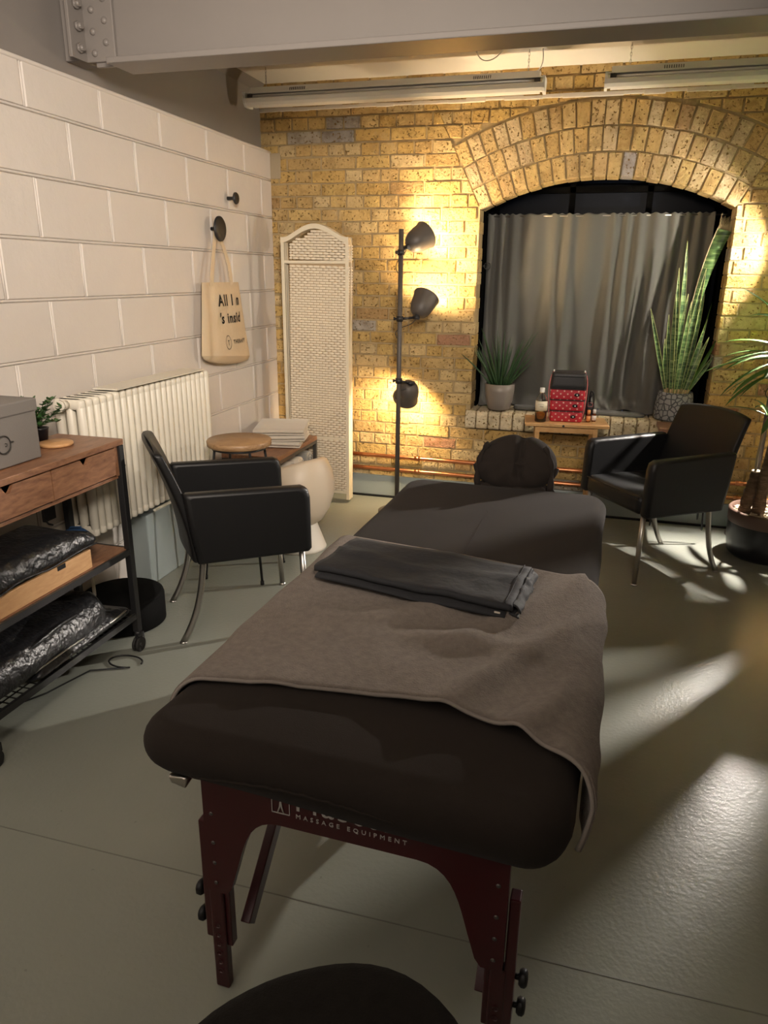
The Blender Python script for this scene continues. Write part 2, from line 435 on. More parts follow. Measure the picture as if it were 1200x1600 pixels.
while z<2.60:
    z1=min(z+.065,2.60); hdr=row%2==1
    x=-.1-(rnd(0,.03)+(.056 if hdr else 0))
    while x<4.3:
        L=(.102 if hdr else .215)+rnd(-.006,.006)
        if random.random()<.12: L=.102 if not hdr else .215
        a,b=x,x+L; x=b+.010
        jz=rnd(-.0018,.0018); poly=[(a,z+jz),(b,z+jz+rnd(-.002,.002)),(b,z1+jz),(a,z1+jz+rnd(-.002,.002))]
        col=None
        if abs(a-.42)<.1 and 2.24<z<2.34: col=(.33,.30,.27)
        if abs(a-1.2)<.1 and 1.5<z<1.56: col=(.36,.34,.32)
        if z+.03>SPR+.0 and z+.03<ACZ+AR3+.05 and b>1.0 and a<3.1:
            # outside left skewback / right skewback / above the rings
            for part in ( clip(poly,(-nl[0],-nl[1]),-cl) , clip(poly,(-nr[0],-nr[1]),-cr) ):
                if area(part)>.0007: put(wall,part,col=col)
            p2=clip(clip(poly,nl,cl),nr,cr)
            if len(p2)>2:
                mx=sum(p[0] for p in p2)/len(p2); mz=sum(p[1] for p in p2)/len(p2)
                an=math.atan2(mz-ACZ,mx-ACX); d=(math.cos(an),math.sin(an))
                p3=clip(p2,(-d[0],-d[1]),-(d[0]*ACX+d[1]*ACZ+AR3+.008))
                if len(p3)>2: put(wall,p3,col=col)
            continue
        if z1>WZ0-.125 and z<WZ0 and b>WX0-.03 and a<WX1+.01:    # sill course
            lim=WX0-.035
            if a<lim-.03: put(wall,clip(poly,(1,0),lim))
            if b>WX1+.05: put(wall,clip(poly,(-1,0),-(WX1+.02)))
            continue
        if z>=WZ0-.01 and z<SPR and b>WX0 and a<WX1:
            if a<WX0-.012: put(wall,clip(poly,(1,0),WX0),True,col)
            if b>WX1+.012: put(wall,clip(poly,(-1,0),-WX1),True,col)
            continue
        deep=z>=WZ0-.01 and z<SPR and (abs(b-WX0)<.012 or abs(a-WX1)<.012)
        put(wall,poly,deep,col)
    z+=.075; row+=1
# three rings of arch headers
for ring in range(3):
    r0=AR+ring*.133; r1=r0+.124
    nb=int(round((aL-aR)*(r0+.06)/.078)); 
    for k in range(nb):
        a0=aR+(aL-aR)*(k+.06)/nb; a1=aR+(aL-aR)*(k+.94)/nb
        j=rnd(-.003,.003)
        poly=[(ACX+(r+j)*math.cos(a),ACZ+(r+j)*math.sin(a)) for r,a in ((r0,a1),(r0,a0),(r1,a0),(r1,a1))]
        c=bcol(); c=tuple(v*m_ for v,m_ in zip(c,(.95,.98,1.15)))
        put(wall,poly,ring==0,c)
bw=struct(wall,'wall_back',M['brick'])
# mortar bed behind the brick faces
mo=MB()
def mbox(x0,x1,z0,z1): mo.box(((x0+x1)/2,.084,(z0+z1)/2),(x1-x0,.16,z1-z0))
mbox(-.1,WX0-.004,0,2.6); mbox(WX1+.004,4.3,0,2.6); mbox(WX0-.004,WX1+.004,0,WZ0-.13)
# above arch: strip polygons
n=28
for k in range(n):
    x0=WX0-.004+(WX1-WX0+.008)*k/n; x1=WX0-.004+(WX1-WX0+.008)*(k+1)/n
    f=lambda x: ACZ+math.sqrt((AR+.004)**2-(x-ACX)**2)
    vs=[(x0,.004,f(x0)),(x1,.004,f(x1)),(x1,.004,2.6),(x0,.004,2.6),(x0,.164,f(x0)),(x1,.164,f(x1)),(x1,.164,2.6),(x0,.164,2.6)]
    mo.add(vs,[(0,1,2,3),(4,7,6,5),(0,4,5,1)])
mo_o=mo.build('mortar_bed',M['mortar'],bw)
# pale mortar ledge under the lights
le=MB()
for i in range(40):
    x0=-.06+i*.109; le.box((x0+.055,-.004,2.443+rnd(-.003,.003)),(.113,.020+rnd(-.003,.004),.022+rnd(-.006,.005)))
struct(le,'trim_1',M['blockmortar'],bevel=.004)
# plaster patch beside the block wall
pp=MB().box((.035,-.002,2.125),(.07,.016,.15)); struct(pp,'trim_2',mat('beige_render',(.36,.29,.19),.9,bumps=((20,.3,.004),)),bevel=.003)
# brick-on-edge sill
si=MB(); x=WX0-.03; 
while x<WX1+.01:
    w=.073+rnd(-.004,.004); c=(.68,.58,.40); j=rnd(.86,1.08)
    i0=len(si.v)
    prof=[(.30,0),(-.030,0),(-.036,.012),(-.036,.085),(-.030,.10),(-.016,.112),(.30,.116)]
    poly=[(p[0],WZ0-.118+p[1]) for p in prof]
    si.prism(poly,lambda u,v,w_,x=x,w=w:(x+w_*w,u,v),0,.9,col=tuple(v*j for v in c),back=True)
    x+=w+.0025
si.box(((WX0+WX1)/2,.05,WZ0-.062),(WX1-WX0+.05,.14,.108),col=(.34,.27,.17))
struct(si,'trim_3',M['brick'],bevel=.003)
# window: dark frame, panes, exterior closure

wf=MB()
wf.box((WX0-.02,.28,1.35),(.06,.24,1.5)); wf.box((WX1+.02,.28,1.35),(.06,.24,1.5))
wf.box(((WX0+WX1)/2,.28,WZ0-.07),(1.5,.24,.05)); wf.box(((WX0+WX1)/2,.28,2.075),(1.5,.24,.06))
for x in (WX0+.05,WX0+.52,WX0+.98,WX1-.05): wf.box((x,.36,1.34),(.035,.04,1.42))
for z in (.70,1.15,1.60,1.99): wf.box(((WX0+WX1)/2,.36,z),(1.4,.04,.035))
wo=struct(wf,'window_1',M['void'])
pn=MB().box(((WX0+WX1)/2,.375,1.34),(1.42,.006,1.42)); pn.build('window_pane',M['pane'],wo)
# curtain wire
# left wall: painted concrete blocks
bl=MB(); mapL=lambda u,v,w:(w,u,v)
zs=[2.042-.225*k for k in range(10)]
rows=[(2.042+.006,2.20)]+[(max(zs[k+1]+.006,0.003),zs[k]-.006) for k in range(9)]+[(0.0,.012)]
for r,(za,zb) in enumerate(rows):
    off=-.3847+.45*3 if r%2==0 else -.3847-.225+.45*3
    y=off
    while y>-6.6:
        a,b=y-.45+.005,y-.005
        if b>0: b=min(b,-.004)
        if a<b-.01:
            t=rnd(0,.002)
            bl.prism([(a,za),(b,za),(b,zb),(a,zb)],mapL,-.02,t,.005,.005)
        y-=.45
wl=struct(bl,'wall_left',M['block'])
lm=MB().box((-.055,-3.3,1.105),(.10,6.62,2.21)); lm.build('mortar_joint',M['blockmortar'],wl)
# thick raised bead of painted mortar, slightly proud of the joint in the upper rows
bd=MB()
for k in range(0,9):
    z=zs[k]; pts=[(-.0025+.0012*noise.noise(Vector((y*3,k,0))),-y,z+.0015*noise.noise(Vector((y*2.2,k*3.1,5)))) for y in [i*.06 for i in range(0,108)]]
    bd.tube(pts,.0055,6)
for r,(za,zb) in enumerate(rows[:10]):
    off=-.3847+.45*3 if r%2==0 else -.3847-.225+.45*3; y=off
    while y>-6.5:
        if y<-.05: bd.tube([(-.003,y,za),(-.0025,y+rnd(-.002,.002),(za+zb)/2),(-.003,y,zb)],.0045,6)
        y-=.45
bd.build('mortar_bead',M['block'],wl)
cap=MB(); cap.tube([(-.004,-i*.1,2.203+.002*noise.noise(Vector((i*.4,0,0)))) for i in range(66)],.010,8); cap.build('wall_edge',M['block'],wl)
# other walls, floor, ceiling
struct(MB().box((4.35,-3.2,1.3),(.1,6.9,2.7)),'wall_right',M['plaster'])
struct(MB().box((2.1,-6.65,1.3),(4.7,.1,2.7)),'wall_rear',M['plaster'])
struct(MB().box((2.1,-3.2,2.64),(4.7,7.0,.1)),'ceiling',M['ceil'])
fl=struct(MB().box((2.1,-3.15,-.05),(4.7,7.1,.1)),'floor',M['floor'])
sm=MB()
# fine straight joint showing through the floor paint
sm.box((2.1,-3.40,.0004),(4.2,.003,.0012))
sm.build('floor_joint',mat('floor_joint_line',(.14,.14,.12),.5),fl)
# skirtings
struct(MB().box((2.23,-.012,.076),(4.2,.024,.152)),'baseboard_back',M['skirt'],bevel=.004)
bx=MB().box((.05,-.92,.18),(.10,1.82,.36)); struct(bx,'baseboard_left',M['skirt'],bevel=.006)
struct(MB().box((2.23,-.03,.006),(4.15,.02,.012)),'trim_4',M['blackplastic'])
# girder standing on the block wall
gd=MB(); gd.box((-.075,-3.3,2.40),(.03,6.6,.40)); 
gd.add([(-.06,0,2.545),(-.06,-6.6,2.545),(-.02,-6.6,2.59),(-.02,0,2.59),(-.06,0,2.59),(-.06,-6.6,2.59)],[(0,1,2,3),(0,3,4),(1,5,2)])
g=thing('steel_girder','grey painted steel girder lying lengthwise on top of the white block wall','girder',(-.075,-3.3,2.2))
gd.build('web',M['steel_paint'],g,world=True)
# cross beam
b=thing('steel_beam','heavy grey painted steel beam crossing the room below the ceiling','beam',(2.1,-1.79,2.25))
m=MB(); YB=-1.79
m.box((2.17,YB,2.43),(4.24,.016,.34)); m.build('web',M['steel_paint'],b,world=True)
m=MB(); m.box((2.22,YB,2.262),(4.14,.18,.022))
m.build('flange',M['steel_paint'],b,world=True,bevel=.004)
m=MB(); m.box((2.17,YB,2.58),(4.24,.18,.02)); m.build('flange',M['steel_paint'],b,world=True,bevel=.004)
m=MB(); m.box((.085,YB-.016,2.425),(.135,.016,.30)); m.box((.012,YB-.065,2.425),(.016,.10,.30)); m.box((-.02,YB,2.425),(.07,.12,.30))
pl=m.build('end_plate',M['steel_paint'],b,world=True,bevel=.003)
for i in range(4):
    for (x,dz) in ((.060,.0),(.115,.035)):
        z=2.305+i*.075+dz
        if z>2.57: continue
        q=MB(); q.lathe([(.013,0),(.0125,.004),(.009,.009),(.004,.011),(.0001,.0115)],(x,YB-.024,z),14,R=Matrix.Rotation(PI/2,3,'X')); q.build('rivet',M['steel_paint'],b,world=True)
    q=MB(); q.tube([(.020,YB-.07,2.315+i*.075),(.045,YB-.07,2.315+i*.075)],.011,8); q.tube([(.020,YB-.07,2.315+i*.075),(.032,YB-.07,2.315+i*.075)],.018,6); q.build('bolt',M['steel_paint'],b,world=True)
# copper pipes on the back wall
for z,lab in ((.297,'upper copper heating pipe running along the foot of the brick wall'),(.205,'lower copper heating pipe running just above the grey skirting')):
    p=MB(); p.tube([(.05+i*.425,-.045+.002*math.sin(i),z+.002*math.sin(i*1.7)) for i in range(11)],.0135,14)
    o=one(p,'copper_pipe',M['copper'],lab,'pipe')
    for i in range(3):
        k=MB(); x=1.02+i*1.0; k.tube([(x-.02,-.045,z),(x+.02,-.045,z)],.0155,14); k.box((x,-.024,z),(.012,.045,.012))
        kk=k.build('pipe_clip',M['copper'],None); kk.parent=o; kk.location=-o.location
# ================================================================= FLUORESCENT LIGHTS
def batten(x0,x1,lab,chains,loops=()):
    y=-.36; z=2.43
    t=thing('fluorescent_light',lab,"ceiling light",((x0+x1)/2,y,2.36))
    L=x1-x0
    m=MB(); m.prism([(-.030,.055),(-.046,.022),(.046,.022),(.030,.055)],lambda u,v,w:(x0+.03+w*(L-.06),y+u,z+v),0,1,back=True)
    m.prism([(-.064,.022),(-.066,.017),(.055,.017),(.055,.022)],lambda u,v,w:(x0+.004+w*(L-.008),y+u,z+v),0,1,back=True)
    m.prism([(-.034,.018),(-.034,-.040),(.03,-.040),(.03,.018)],lambda u,v,w:(x0+.03+w*(L-.06),y+u,z+v),0,1,back=True)
    m.build('housing',M['white_metal'],t,world=True)
    m=MB(); prof=[(-.064,-.004),(-.069,-.010),(-.064,-.028),(-.050,-.042),(-.030,-.045),(-.030,-.041),(-.047,-.037),(-.059,-.025),(-.062,-.010)]
    m.loft([[Vector((x,y+u,z+v)) for u,v in prof] for x in (x0+.012,x1-.012)],cap=True,smooth=False)
    m.build('reflector',M['white_metal'],t,world=True)
    capp=[(-.030,.024),(-.070,.024),(-.066,.010),(-.072,-.008),(-.066,-.030),(-.050,-.046),(-.01,-.048),(.035,-.044),(.058,.020),(.03,.03)]
    for x in (x0,x1-.014):
        e=MB(); e.prism(capp,lambda u,v,w,x=x:(x+w*.014,y+u,z+v),0,1,back=True); e.build('end_cap',M['white_metal'],t,world=True)
    e=MB(); e.tube([(x0+.05,y-.048,z+.005),(x1-.05,y-.048,z+.005)],.009,10); tb=e.build('tube',M['labelw'],t,world=True)
    for x in (x0+.03,x1-.05):
        e=MB(); e.box((x+.01,y-.050,z+.006),(.03,.022,.016)); e.build('tube_holder',M['darksteel'],t,world=True)
    for x in [x0+.28,x0+L*.78]:
        for k in range(9):
            e=MB() if k==0 else e
            e.box((x+k*.011,y-.040,z+.037),(.004,.003,.016),R=Matrix.Rotation(-.5,3,'X'))
        e.build('vent_slots',M['darksteel'],t,world=True)
    for cx in chains:
        zz=z+.055; e=MB(); k=0
        while zz<2.588:
            a=0 if k%2 else PI/2
            e.tube([(cx+.004*math.cos(q)*math.cos(a),y+.004*math.cos(q)*math.sin(a),zz+.008+.010*math.sin(q)) for q in [i*PI/4 for i in range(8)]],.0012,5,closed=True)
            zz+=.0155; k+=1
        e.build('chain',M['satin'],t,world=True)
    for p in loops:
        e=MB().tube(p,.003,6); e.build('cable',M['white_metal'],t,world=True)
    return t
def bez(ps,n=14):
    out=[]
    ps=[Vector(p) for p in ps]
    for i in range(n+1):
        t=i/n; q=ps[:]
        while len(q)>1: q=[q[j].lerp(q[j+1],t) for j in range(len(q)-1)]
        out.append(q[0])
    return out
batten(.03,1.725,'long white fluorescent batten hanging over the left half of the brick wall',[.148,1.63],
   [bez([(1.66,-.36,2.485),(1.72,-.36,2.50),(1.70,-.37,2.56),(1.70,-.36,2.59)]),bez([(1.36,-.4,2.59),(1.38,-.4,2.52),(1.46,-.4,2.53),(1.50,-.4,2.59)])])
batten(2.02,3.72,'white fluorescent batten over the window arch, cut by the right picture edge',[2.136,3.6])
# ================================================================= RADIATOR
t=thing('column_radiator','cream white column radiator mounted on the block wall behind the chair','radiator',(.11,-1.78,.40))
nsec=23; y0,y1=-2.30,-1.27; dy=(y1-y0)/nsec
for i in range(nsec):
    y=y0+dy*(i+.5); m=MB()
    for c in range(3):
        x=.055+.05*c+.006
        m.tube([(x,y,.424),(x,y,.43),(x,y,.985),(x,y,.992)],[.014,.0185,.0185,.014],10)
    for z in (.447,.975):
        pad(m,.111,y,z-.024,z+.020,.136,dy*.80,.016,.014,3,3)
    m.build('radiator_column',M['rad'],t,world=True)
m=MB(); m.box((.125,(y0+y1)/2+.08,1.004),(.12,(y1-y0)-.3,.006)); m.build('top_grille',M['rad'],t,world=True)
m=MB(); m.box((.19,(y0+y1)/2+.2,.418),(.012,(y1-y0)-.42,.008)); m.build('bottom_rail',M['rad'],t,world=True)
m=MB(); m.tube([(.11,y0,.975),(.11,y0-.03,.975)],.018,10); m.tube([(.11,y0-.03,.975),(.11,y0-.045,.975)],.024,8); m.build('air_valve',M['rad'],t,world=True)
m=MB(); m.tube([(.11,y0+.06,.43),(.11,y0+.06,.385)],.02,10); m.tube([(.11,y0+.06,.40),(.11,y0-.02,.385)],.024,10); m.tube([(.11,y0+.04,.385),(.11,y0+.03,.34)],.010,10)
m.build('valve',M['rad'],t,world=True)
m=MB(); m.tube([(.11,y0+.03,.345),(.11,y0+.03,.0)],.0075,10); m.build('feed_pipe',M['rad'],t,world=True)
# ================================================================= WALL KNOBS AND TOTE
def hook(y,z,r,lab):
    t=thing('wall_hook',lab,'wall hook',(.0,y,z))
    R=Matrix.Rotation(PI/2,3,'Y')
    m=MB(); m.lathe([(.010,0),(.009,.03),(.010,.045)],(0,0,0),16,R=R,capa=True,capb=True); m.build('peg',M['black_metal'],t)
    m=MB(); m.lathe([(.001,.045),(r*.8,.046),(r,.050),(r,.056),(r*.9,.061),(.001,.062)],(0,0,0),36,R=R); m.build('disc',M['black_metal'],t)
hook(-.622,1.880,.032,'small round black knob on the block wall, nearer the brick corner')
hook(-.832,1.706,.066,'large round black wall knob that holds the cotton tote bag')
t=thing('tote_bag','natural cotton tote bag with printed words hanging from the large black knob','bag',(.03,-.83,.98))
def bagpt(i,j,side):
    z=1.045+(1.425-1.045)*j if True else 0
    yl=-1.105+.05*j; yr=-.525-.10*j
    y=yl+(yr-yl)*i; z+= -.055*i*(1-j)*1.0 + (.0)*i
    b=math.sin(PI*i)**.5 if 0<i<1 else 0
    th=(.022+.028*(1-j))*b
    w=.010*noise.noise(Vector((i*4,j*4,side*3)))*(1-abs(2*i-1)**4)
    fold=.014*math.exp(-((i-.17)/.05)**2)*(1-j*.6)*(1 if side>0 else 0)
    return Vector((.045+side*th*.8+w*.9-fold,y,z))
m=MB(); m.grid(lambda i,j:bagpt(i,j,1),26,22); m.build('front_panel',M['canvas'],t,world=True)
m=MB(); m.grid(lambda i,j:bagpt(i,j,-1)-Vector((.003,0,0)),26,22); m.build('back_panel',M['canvas'],t,world=True)
m=MB(); m.grid(lambda i,j:bagpt(i,0,1).lerp(bagpt(i,0,-1),j)+Vector((0,0,-.05*math.sin(PI*j)*math.sin(PI*i)**.4 if 0<i<1 else 0)),26,6); m.build('bottom_gusset',M['canvas'],t,world=True)
for (ya,yb,x) in ((-.98,-.75,.062),(-.93,-.70,.038)):
    m=MB()
    for (q,s) in ((ya,-1),(yb,1)):
        pts=bez([(x,q,1.41),(x,q+.02,1.52),(.033,-.832+s*.018,1.68),(.03,-.832,1.722)],12)
        m.loft([[p+Vector((0,-.014,0)),p+Vector((0.002,.014,0)),p+Vector((-.002,.014,.0)),p+Vector((-.003,-.014,0))] for p in pts],smooth=False)
    m.build('handle',M['canvas'],t,world=True)
def text(body,size,mat_,loc,R,parent,name='lettering',ext=.0006,align='LEFT',spacing=1.0,bold=0):
    c=bpy.data.curves.new(name,'FONT'); c.body=body; c.size=size; c.extrude=ext; c.align_x=align; c.space_character=spacing
    c.resolution_u=2; c.offset=bold
    o=bpy.data.objects.new(name+'_tmp',c); COL.objects.link(o)
    dg=bpy.context.evaluated_depsgraph_get(); me=bpy.data.meshes.new_from_object(o.evaluated_get(dg))
    bpy.data.objects.remove(o); me.materials.clear(); me.materials.append(mat_)
    me.transform(Matrix.Translation(Vector(loc))@R.to_4x4())
    if parent is not None: me.transform(parent.matrix_basis.inverted())
    q=bpy.data.objects.new(name,me); COL.objects.link(q); q.parent=parent
    return q
RX=Matrix(((0,0,1),(1,0,0),(0,1,0)))    # text +x -> world +y, +y -> +z, faces +x
def wrap_to_bag(o,parent):
    for v in o.data.vertices:
        w=parent.matrix_basis@v.co
        j=(w.z-1.045)/(.38); i=(w.y-(-1.105+.05*j))/((-.525-.10*j)-(-1.105+.05*j))
        j2=(w.z+.055*i*(1-j)-1.045)/.38
        x=max(bagpt(max(0.01,min(.99,i+d)),max(0,min(1,j2)),1).x for d in (-.02,0,.02)); w.x=x+.003
        v.co=parent.matrix_basis.inverted()@w
for (s,sz,y,z,sp) in (('All I n',.085,-.935,1.300,1.25),("'s insid",.078,-.925,1.205,1.15),('THERAPY',.032,-.80,1.085,1.35)):
    wrap_to_bag(text(s,sz,M['ink'],(.08,y,z),RX,t,spacing=sp,bold=.0022 if sz>.05 else .0006),t)
rg=MB(); rg.tube([(.08,-.86+.030*math.cos(a),1.098+.038*math.sin(a)) for a in [i*PI/14 for i in range(28)]],.0016,4,closed=True)
rg.box((.08,-.86,1.108),(.002,.018,.004)); rg.box((.08,-.86,1.094),(.002,.005,.026))
wrap_to_bag(rg.build('emblem',M['ink'],t,world=True),t)
# ================================================================= FOLDING SCREEN
t=thing('folding_screen','tall cream woven folding screen with arched top standing against the brick wall','room divider',(.36,-.2,0),0); t.rotation_euler=(0,.020,0)
PW=.445; PH=1.69
def panel_parts(y,detail,name='panel_frame'):
    x0=.160; x1=x0+PW; parts=[]
    m=MB()
    for x in (x0+.011,x1-.011): m.box((x,y,PH/2+.012),(.022,.020,PH-.024))
    arch=lambda u: PH+.078*max(0,math.sin(PI*min(1,max(0,(u-.06)/.88))))**1.35
    n=22; ring=[]
    top=[(x0+PW*i/n,arch(i/n)) for i in range(n+1)]
    for i in range(n):
        (a,za),(b_,zb)=top[i],top[i+1]
        for (ya,yb) in ((y-.011,y+.011),): m.add([(a,ya,za),(b_,ya,zb),(b_,ya,zb-.030),(a,ya,za-.030),(a,yb,za),(b_,yb,zb),(b_,yb,zb-.030),(a,yb,za-.030)],[(0,1,2,3),(4,7,6,5),(0,4,5,1),(3,2,6,7)])
    for z in (.075,.47,1.02,1.15,1.52) if False else (.075,.44,1.545): m.box(((x0+x1)/2,y,z),(PW-.04,.018,.018))
    fr=m.build(name,M['cream'],t,world=True,bevel=.002)
    m=MB().box(((x0+x1)/2,y+.003,.82),(PW-.04,.002,1.46))
    bk=m.build('backing',M['weaveback'],None); bk.parent=fr
    if detail:
        m=MB(); cw=.0402; rh=.0158; nc=10; z=.088; r=0
        xs0=x0+.0225; xe=x1-.0225
        while z<PH+.04:
            x=xs0-(cw/2 if r%2 else 0)
            while x<xe:
                a=max(x,xs0); b_=min(x+cw,xe); cx=(a+b_)/2; u=(cx-x0)/PW
                if b_-a>.006 and z+rh<arch(u)-.028 and not any(abs(z+rh/2-q)<.012 for q in (.44,1.545)):
                    # centre of each tall diamond: flat block weave; edges: pinched twist
                    dz=abs(((z-.44)/1.1)%.5-.25)/.25
                    flat=abs(u-.5)<.42*(1-dz)
                    e=.0011 if flat else .0004
                    y1=y-.004; y2=y-(.0075 if flat else .0115); 
                    zc=z+rh/2; hh=rh/2-(.0012 if flat else .0007)
                    pinch=.45 if not flat else .95
                    vs=[]
                    for (fx,k,yy) in ((0,pinch,y1),(.22,.95,(y1+y2)/2-.001),(.5,1,y2),(.78,.95,(y1+y2)/2-.001),(1,pinch,y1)):
                        xx=a+e+(b_-a-2*e)*fx
                        vs+=[(xx,yy+.002,zc-hh*k),(xx,yy-.0015,zc),(xx,yy+.002,zc+hh*k)]
                    fs=[]
                    for i in range(4):
                        for j in range(2): fs.append((i*3+j,(i+1)*3+j,(i+1)*3+j+1,i*3+j+1))
                    m.add(vs,fs,smooth=True)
                x+=cw
            z+=rh; r+=1
        w=m.build('woven_infill',M['weave'],None,fix=False); w.parent=fr
        w.matrix_basis=Matrix.Translation(-Vector(t.location)); 
    bk.matrix_basis=Matrix.Translation(-Vector(t.location))
    return fr
fr0=panel_parts(-.245,True)
for k in (1,2):
    c=fr0.copy(); COL.objects.link(c); c.parent=t; c.location=(0,.027*k,0)
    if k==2:
        for g in fr0.children:
            d=g.copy(); COL.objects.link(d); d.parent=c
for z in (.42,.98,1.47):
    m=MB().box((.598,-.232,z),(.004,.034,.06)); m.build('hinge',M['satin'],t,world=True)
# ================================================================= FLOOR LAMPS
def lamp(name,label,px,py,H,heads,bulb,pr=.0145,cable=True,bs=1.0,bz=0.0):
    t=thing(name,label,'floor lamp',(px,py,0))
    m=MB().cyl((0,0,.01),(0,0,H),pr,n=16); m.build('pole',M['gunmetal'],t)
    m=MB().lathe([(.001,0),(.115,0),(.12,.005),(.12,.018),(.11,.024),(.02,.028),(.018,.05),(.0001,.05)],n=36); m.build('base',M['gunmetal'],t)
    for (jz,off,ax,piv) in heads:
        axo=ax; ax=Vector(ax).normalized(); c=Vector(off)       # shade centre, local
        R=ax.to_track_quat('Z','Y').to_matrix()
        pr_=[(.001,-.076),(.022,-.076),(.034,-.070),(.052,-.053),(.065,-.024),(.072,.012),(.077,.050),(.083,.068)]
        inn=[(r-.003,z+.003) for r,z in pr_[::-1]][:-1]+[(.001,-.070)]
        m=MB().lathe(pr_,c,32,R=R); 
        sh=m.build('lamp_shade',M['gunmetal'],t,fix=False)
        m=MB().lathe([(.083,.068)]+inn,c,32,R=R); m.build('shade_lining',M['shade_in'],sh,fix=False)
        m=MB().lathe([(.014,-.065),(.016,-.03),(.018,-.022)],c,14,R=R,capb=True); m.build('lamp_holder',M['labelw'],sh)
        bl_=bulb[heads.index((jz,off,tuple(axo),piv))] if isinstance(bulb,list) else bulb
        m=MB().lathe([(r_*bs,-.022+bz+(z_+.022)*bs) for r_,z_ in [(.001,-.022),(.012,-.018),(.024,.0),(.028,.018),(.024,.036),(.012,.045),(.0005,.047)]],c,16,R=R); m.build('bulb',bl_,sh)
        back=c-ax*.070; j=Vector((0,0,jz))
        m=MB().tube([back+ax*.006,back-ax*.022],.013,10); e=back-ax*.020
        m.tube([e+R@Vector((-.02,0,0)),e+R@Vector((.02,0,0))],.012,12); m.build('swivel_joint',M['black_metal'],sh)
        m=MB().tube([j+(e-j)*0,j+(e-j)*.9],.008,8); m.tube([(0,0,jz-.016),(0,0,jz+.016)],pr+.006,14)
        d=(j-Vector((e.x,e.y,jz))); d=d.normalized() if d.length>0 else Vector((1,0,0))
        m.tube([j,j+d*.03],.006,8); m.lathe([(.001,0),(.010,.001),(.010,.010),(.001,.011)],j+d*.028,10,R=d.to_track_quat('Z','Y').to_matrix())
        m.build('clamp',M['black_metal'],t)
        if cable:
            m=MB().tube(bez([e,e+Vector((-.01,-.01,-.07)),Vector((-.045,0,jz-.03)),Vector((-.035,0,jz-.09)),Vector((-pr-.001,0,jz-.115))],16),.0024,6); m.build('cable',M['black_metal'],t)
    return t
lamp('floor_lamp','dark floor lamp with three spotlight shades beside the woven screen',.958,-.345,1.728,
   [(1.60,(.075,.10,1.672),(.50,.62,.42),0),(1.225,(.115,.085,1.300),(.22,.55,.66),0),(.855,(.035,.10,.775),(-.34,.55,-.62),0)],BULB1)
lamp('floor_lamp','dark floor lamp behind the potted yucca, cut by the right picture edge',3.085,-.150,1.728,
   [(1.60,(.02,-.150,1.64),(-.90,.26,-.06),0),(1.38,(.085,-.085,1.41),(-.20,-.80,-.74),0),(.95,(.12,.02,.93),(.5,.35,-.5),0)],[BULB4,BULB3,BULB2],bs=.5,bz=-.004)
# ================================================================= CURTAIN
t=thing('window_curtain','dark grey gathered curtain covering most of the arched window','curtain',(2.03,.2,WZ0))
def cur(i,j):
    x=1.375+1.335*i; z=1.845-1.205*j
    ph=x*64+2.6*math.sin(x*5.1)+1.3*math.sin(x*17)
    amp=.012+.010*min(1,j*1.6)
    gather=math.sin(ph)*(.7+.5*noise.noise(Vector((x*6,0,0))))
    big=.034*math.sin(x*17+1.6*math.sin(z*2.2)+j*1.5)*j**.6
    y=.245-amp*gather*(1-.55*j)-big+.03*j*noise.noise(Vector((x*3,z*1.5,2)))
    swoop=.05*j*j*math.sin(x*4.2+1)
    if j>.93: y-=(j-.93)*.9*(1+.6*noise.noise(Vector((x*9,1,0))))
    z=max(z+.012*noise.noise(Vector((x*12,z*5,0)))*(j>.9),WZ0+.006+.006*(1+math.sin(x*30)))
    if j<.04: z=1.845+ .004*math.sin(ph*2)-.012*(j/.04)
    return Vector((x+swoop*.4,y,z))
m=MB(); m.grid(cur,300,60); o=m.build('cloth',M['curtain'],t,world=True,solid=.002)
m=MB().tube([(1.34,.25,1.833),(2.80,.25,1.833)],.004,8); m.build('curtain_wire',M['satin'],t,world=True)
m=MB(); m.tube([(1.395+.02*math.cos(a),.17,1.535+.02*math.sin(a)) for a in [i*PI/8 for i in range(16)]],.003,6,closed=True); m.tube([(1.366,.16,1.535),(1.38,.17,1.535)],.006,8)
one(m,'tieback_ring',M['black_metal'],'small black metal ring fixed on the left side of the window','ring')
m=MB()
pad(m,2.03,.125,WZ0+.0,WZ0+.020,.82,.12,.03,.009,4,3,wob=.018,fr=6)
one(m,'bunched_cloth',M['curtain'],'dark spare curtain hem bunched flat along the window sill','cloth')
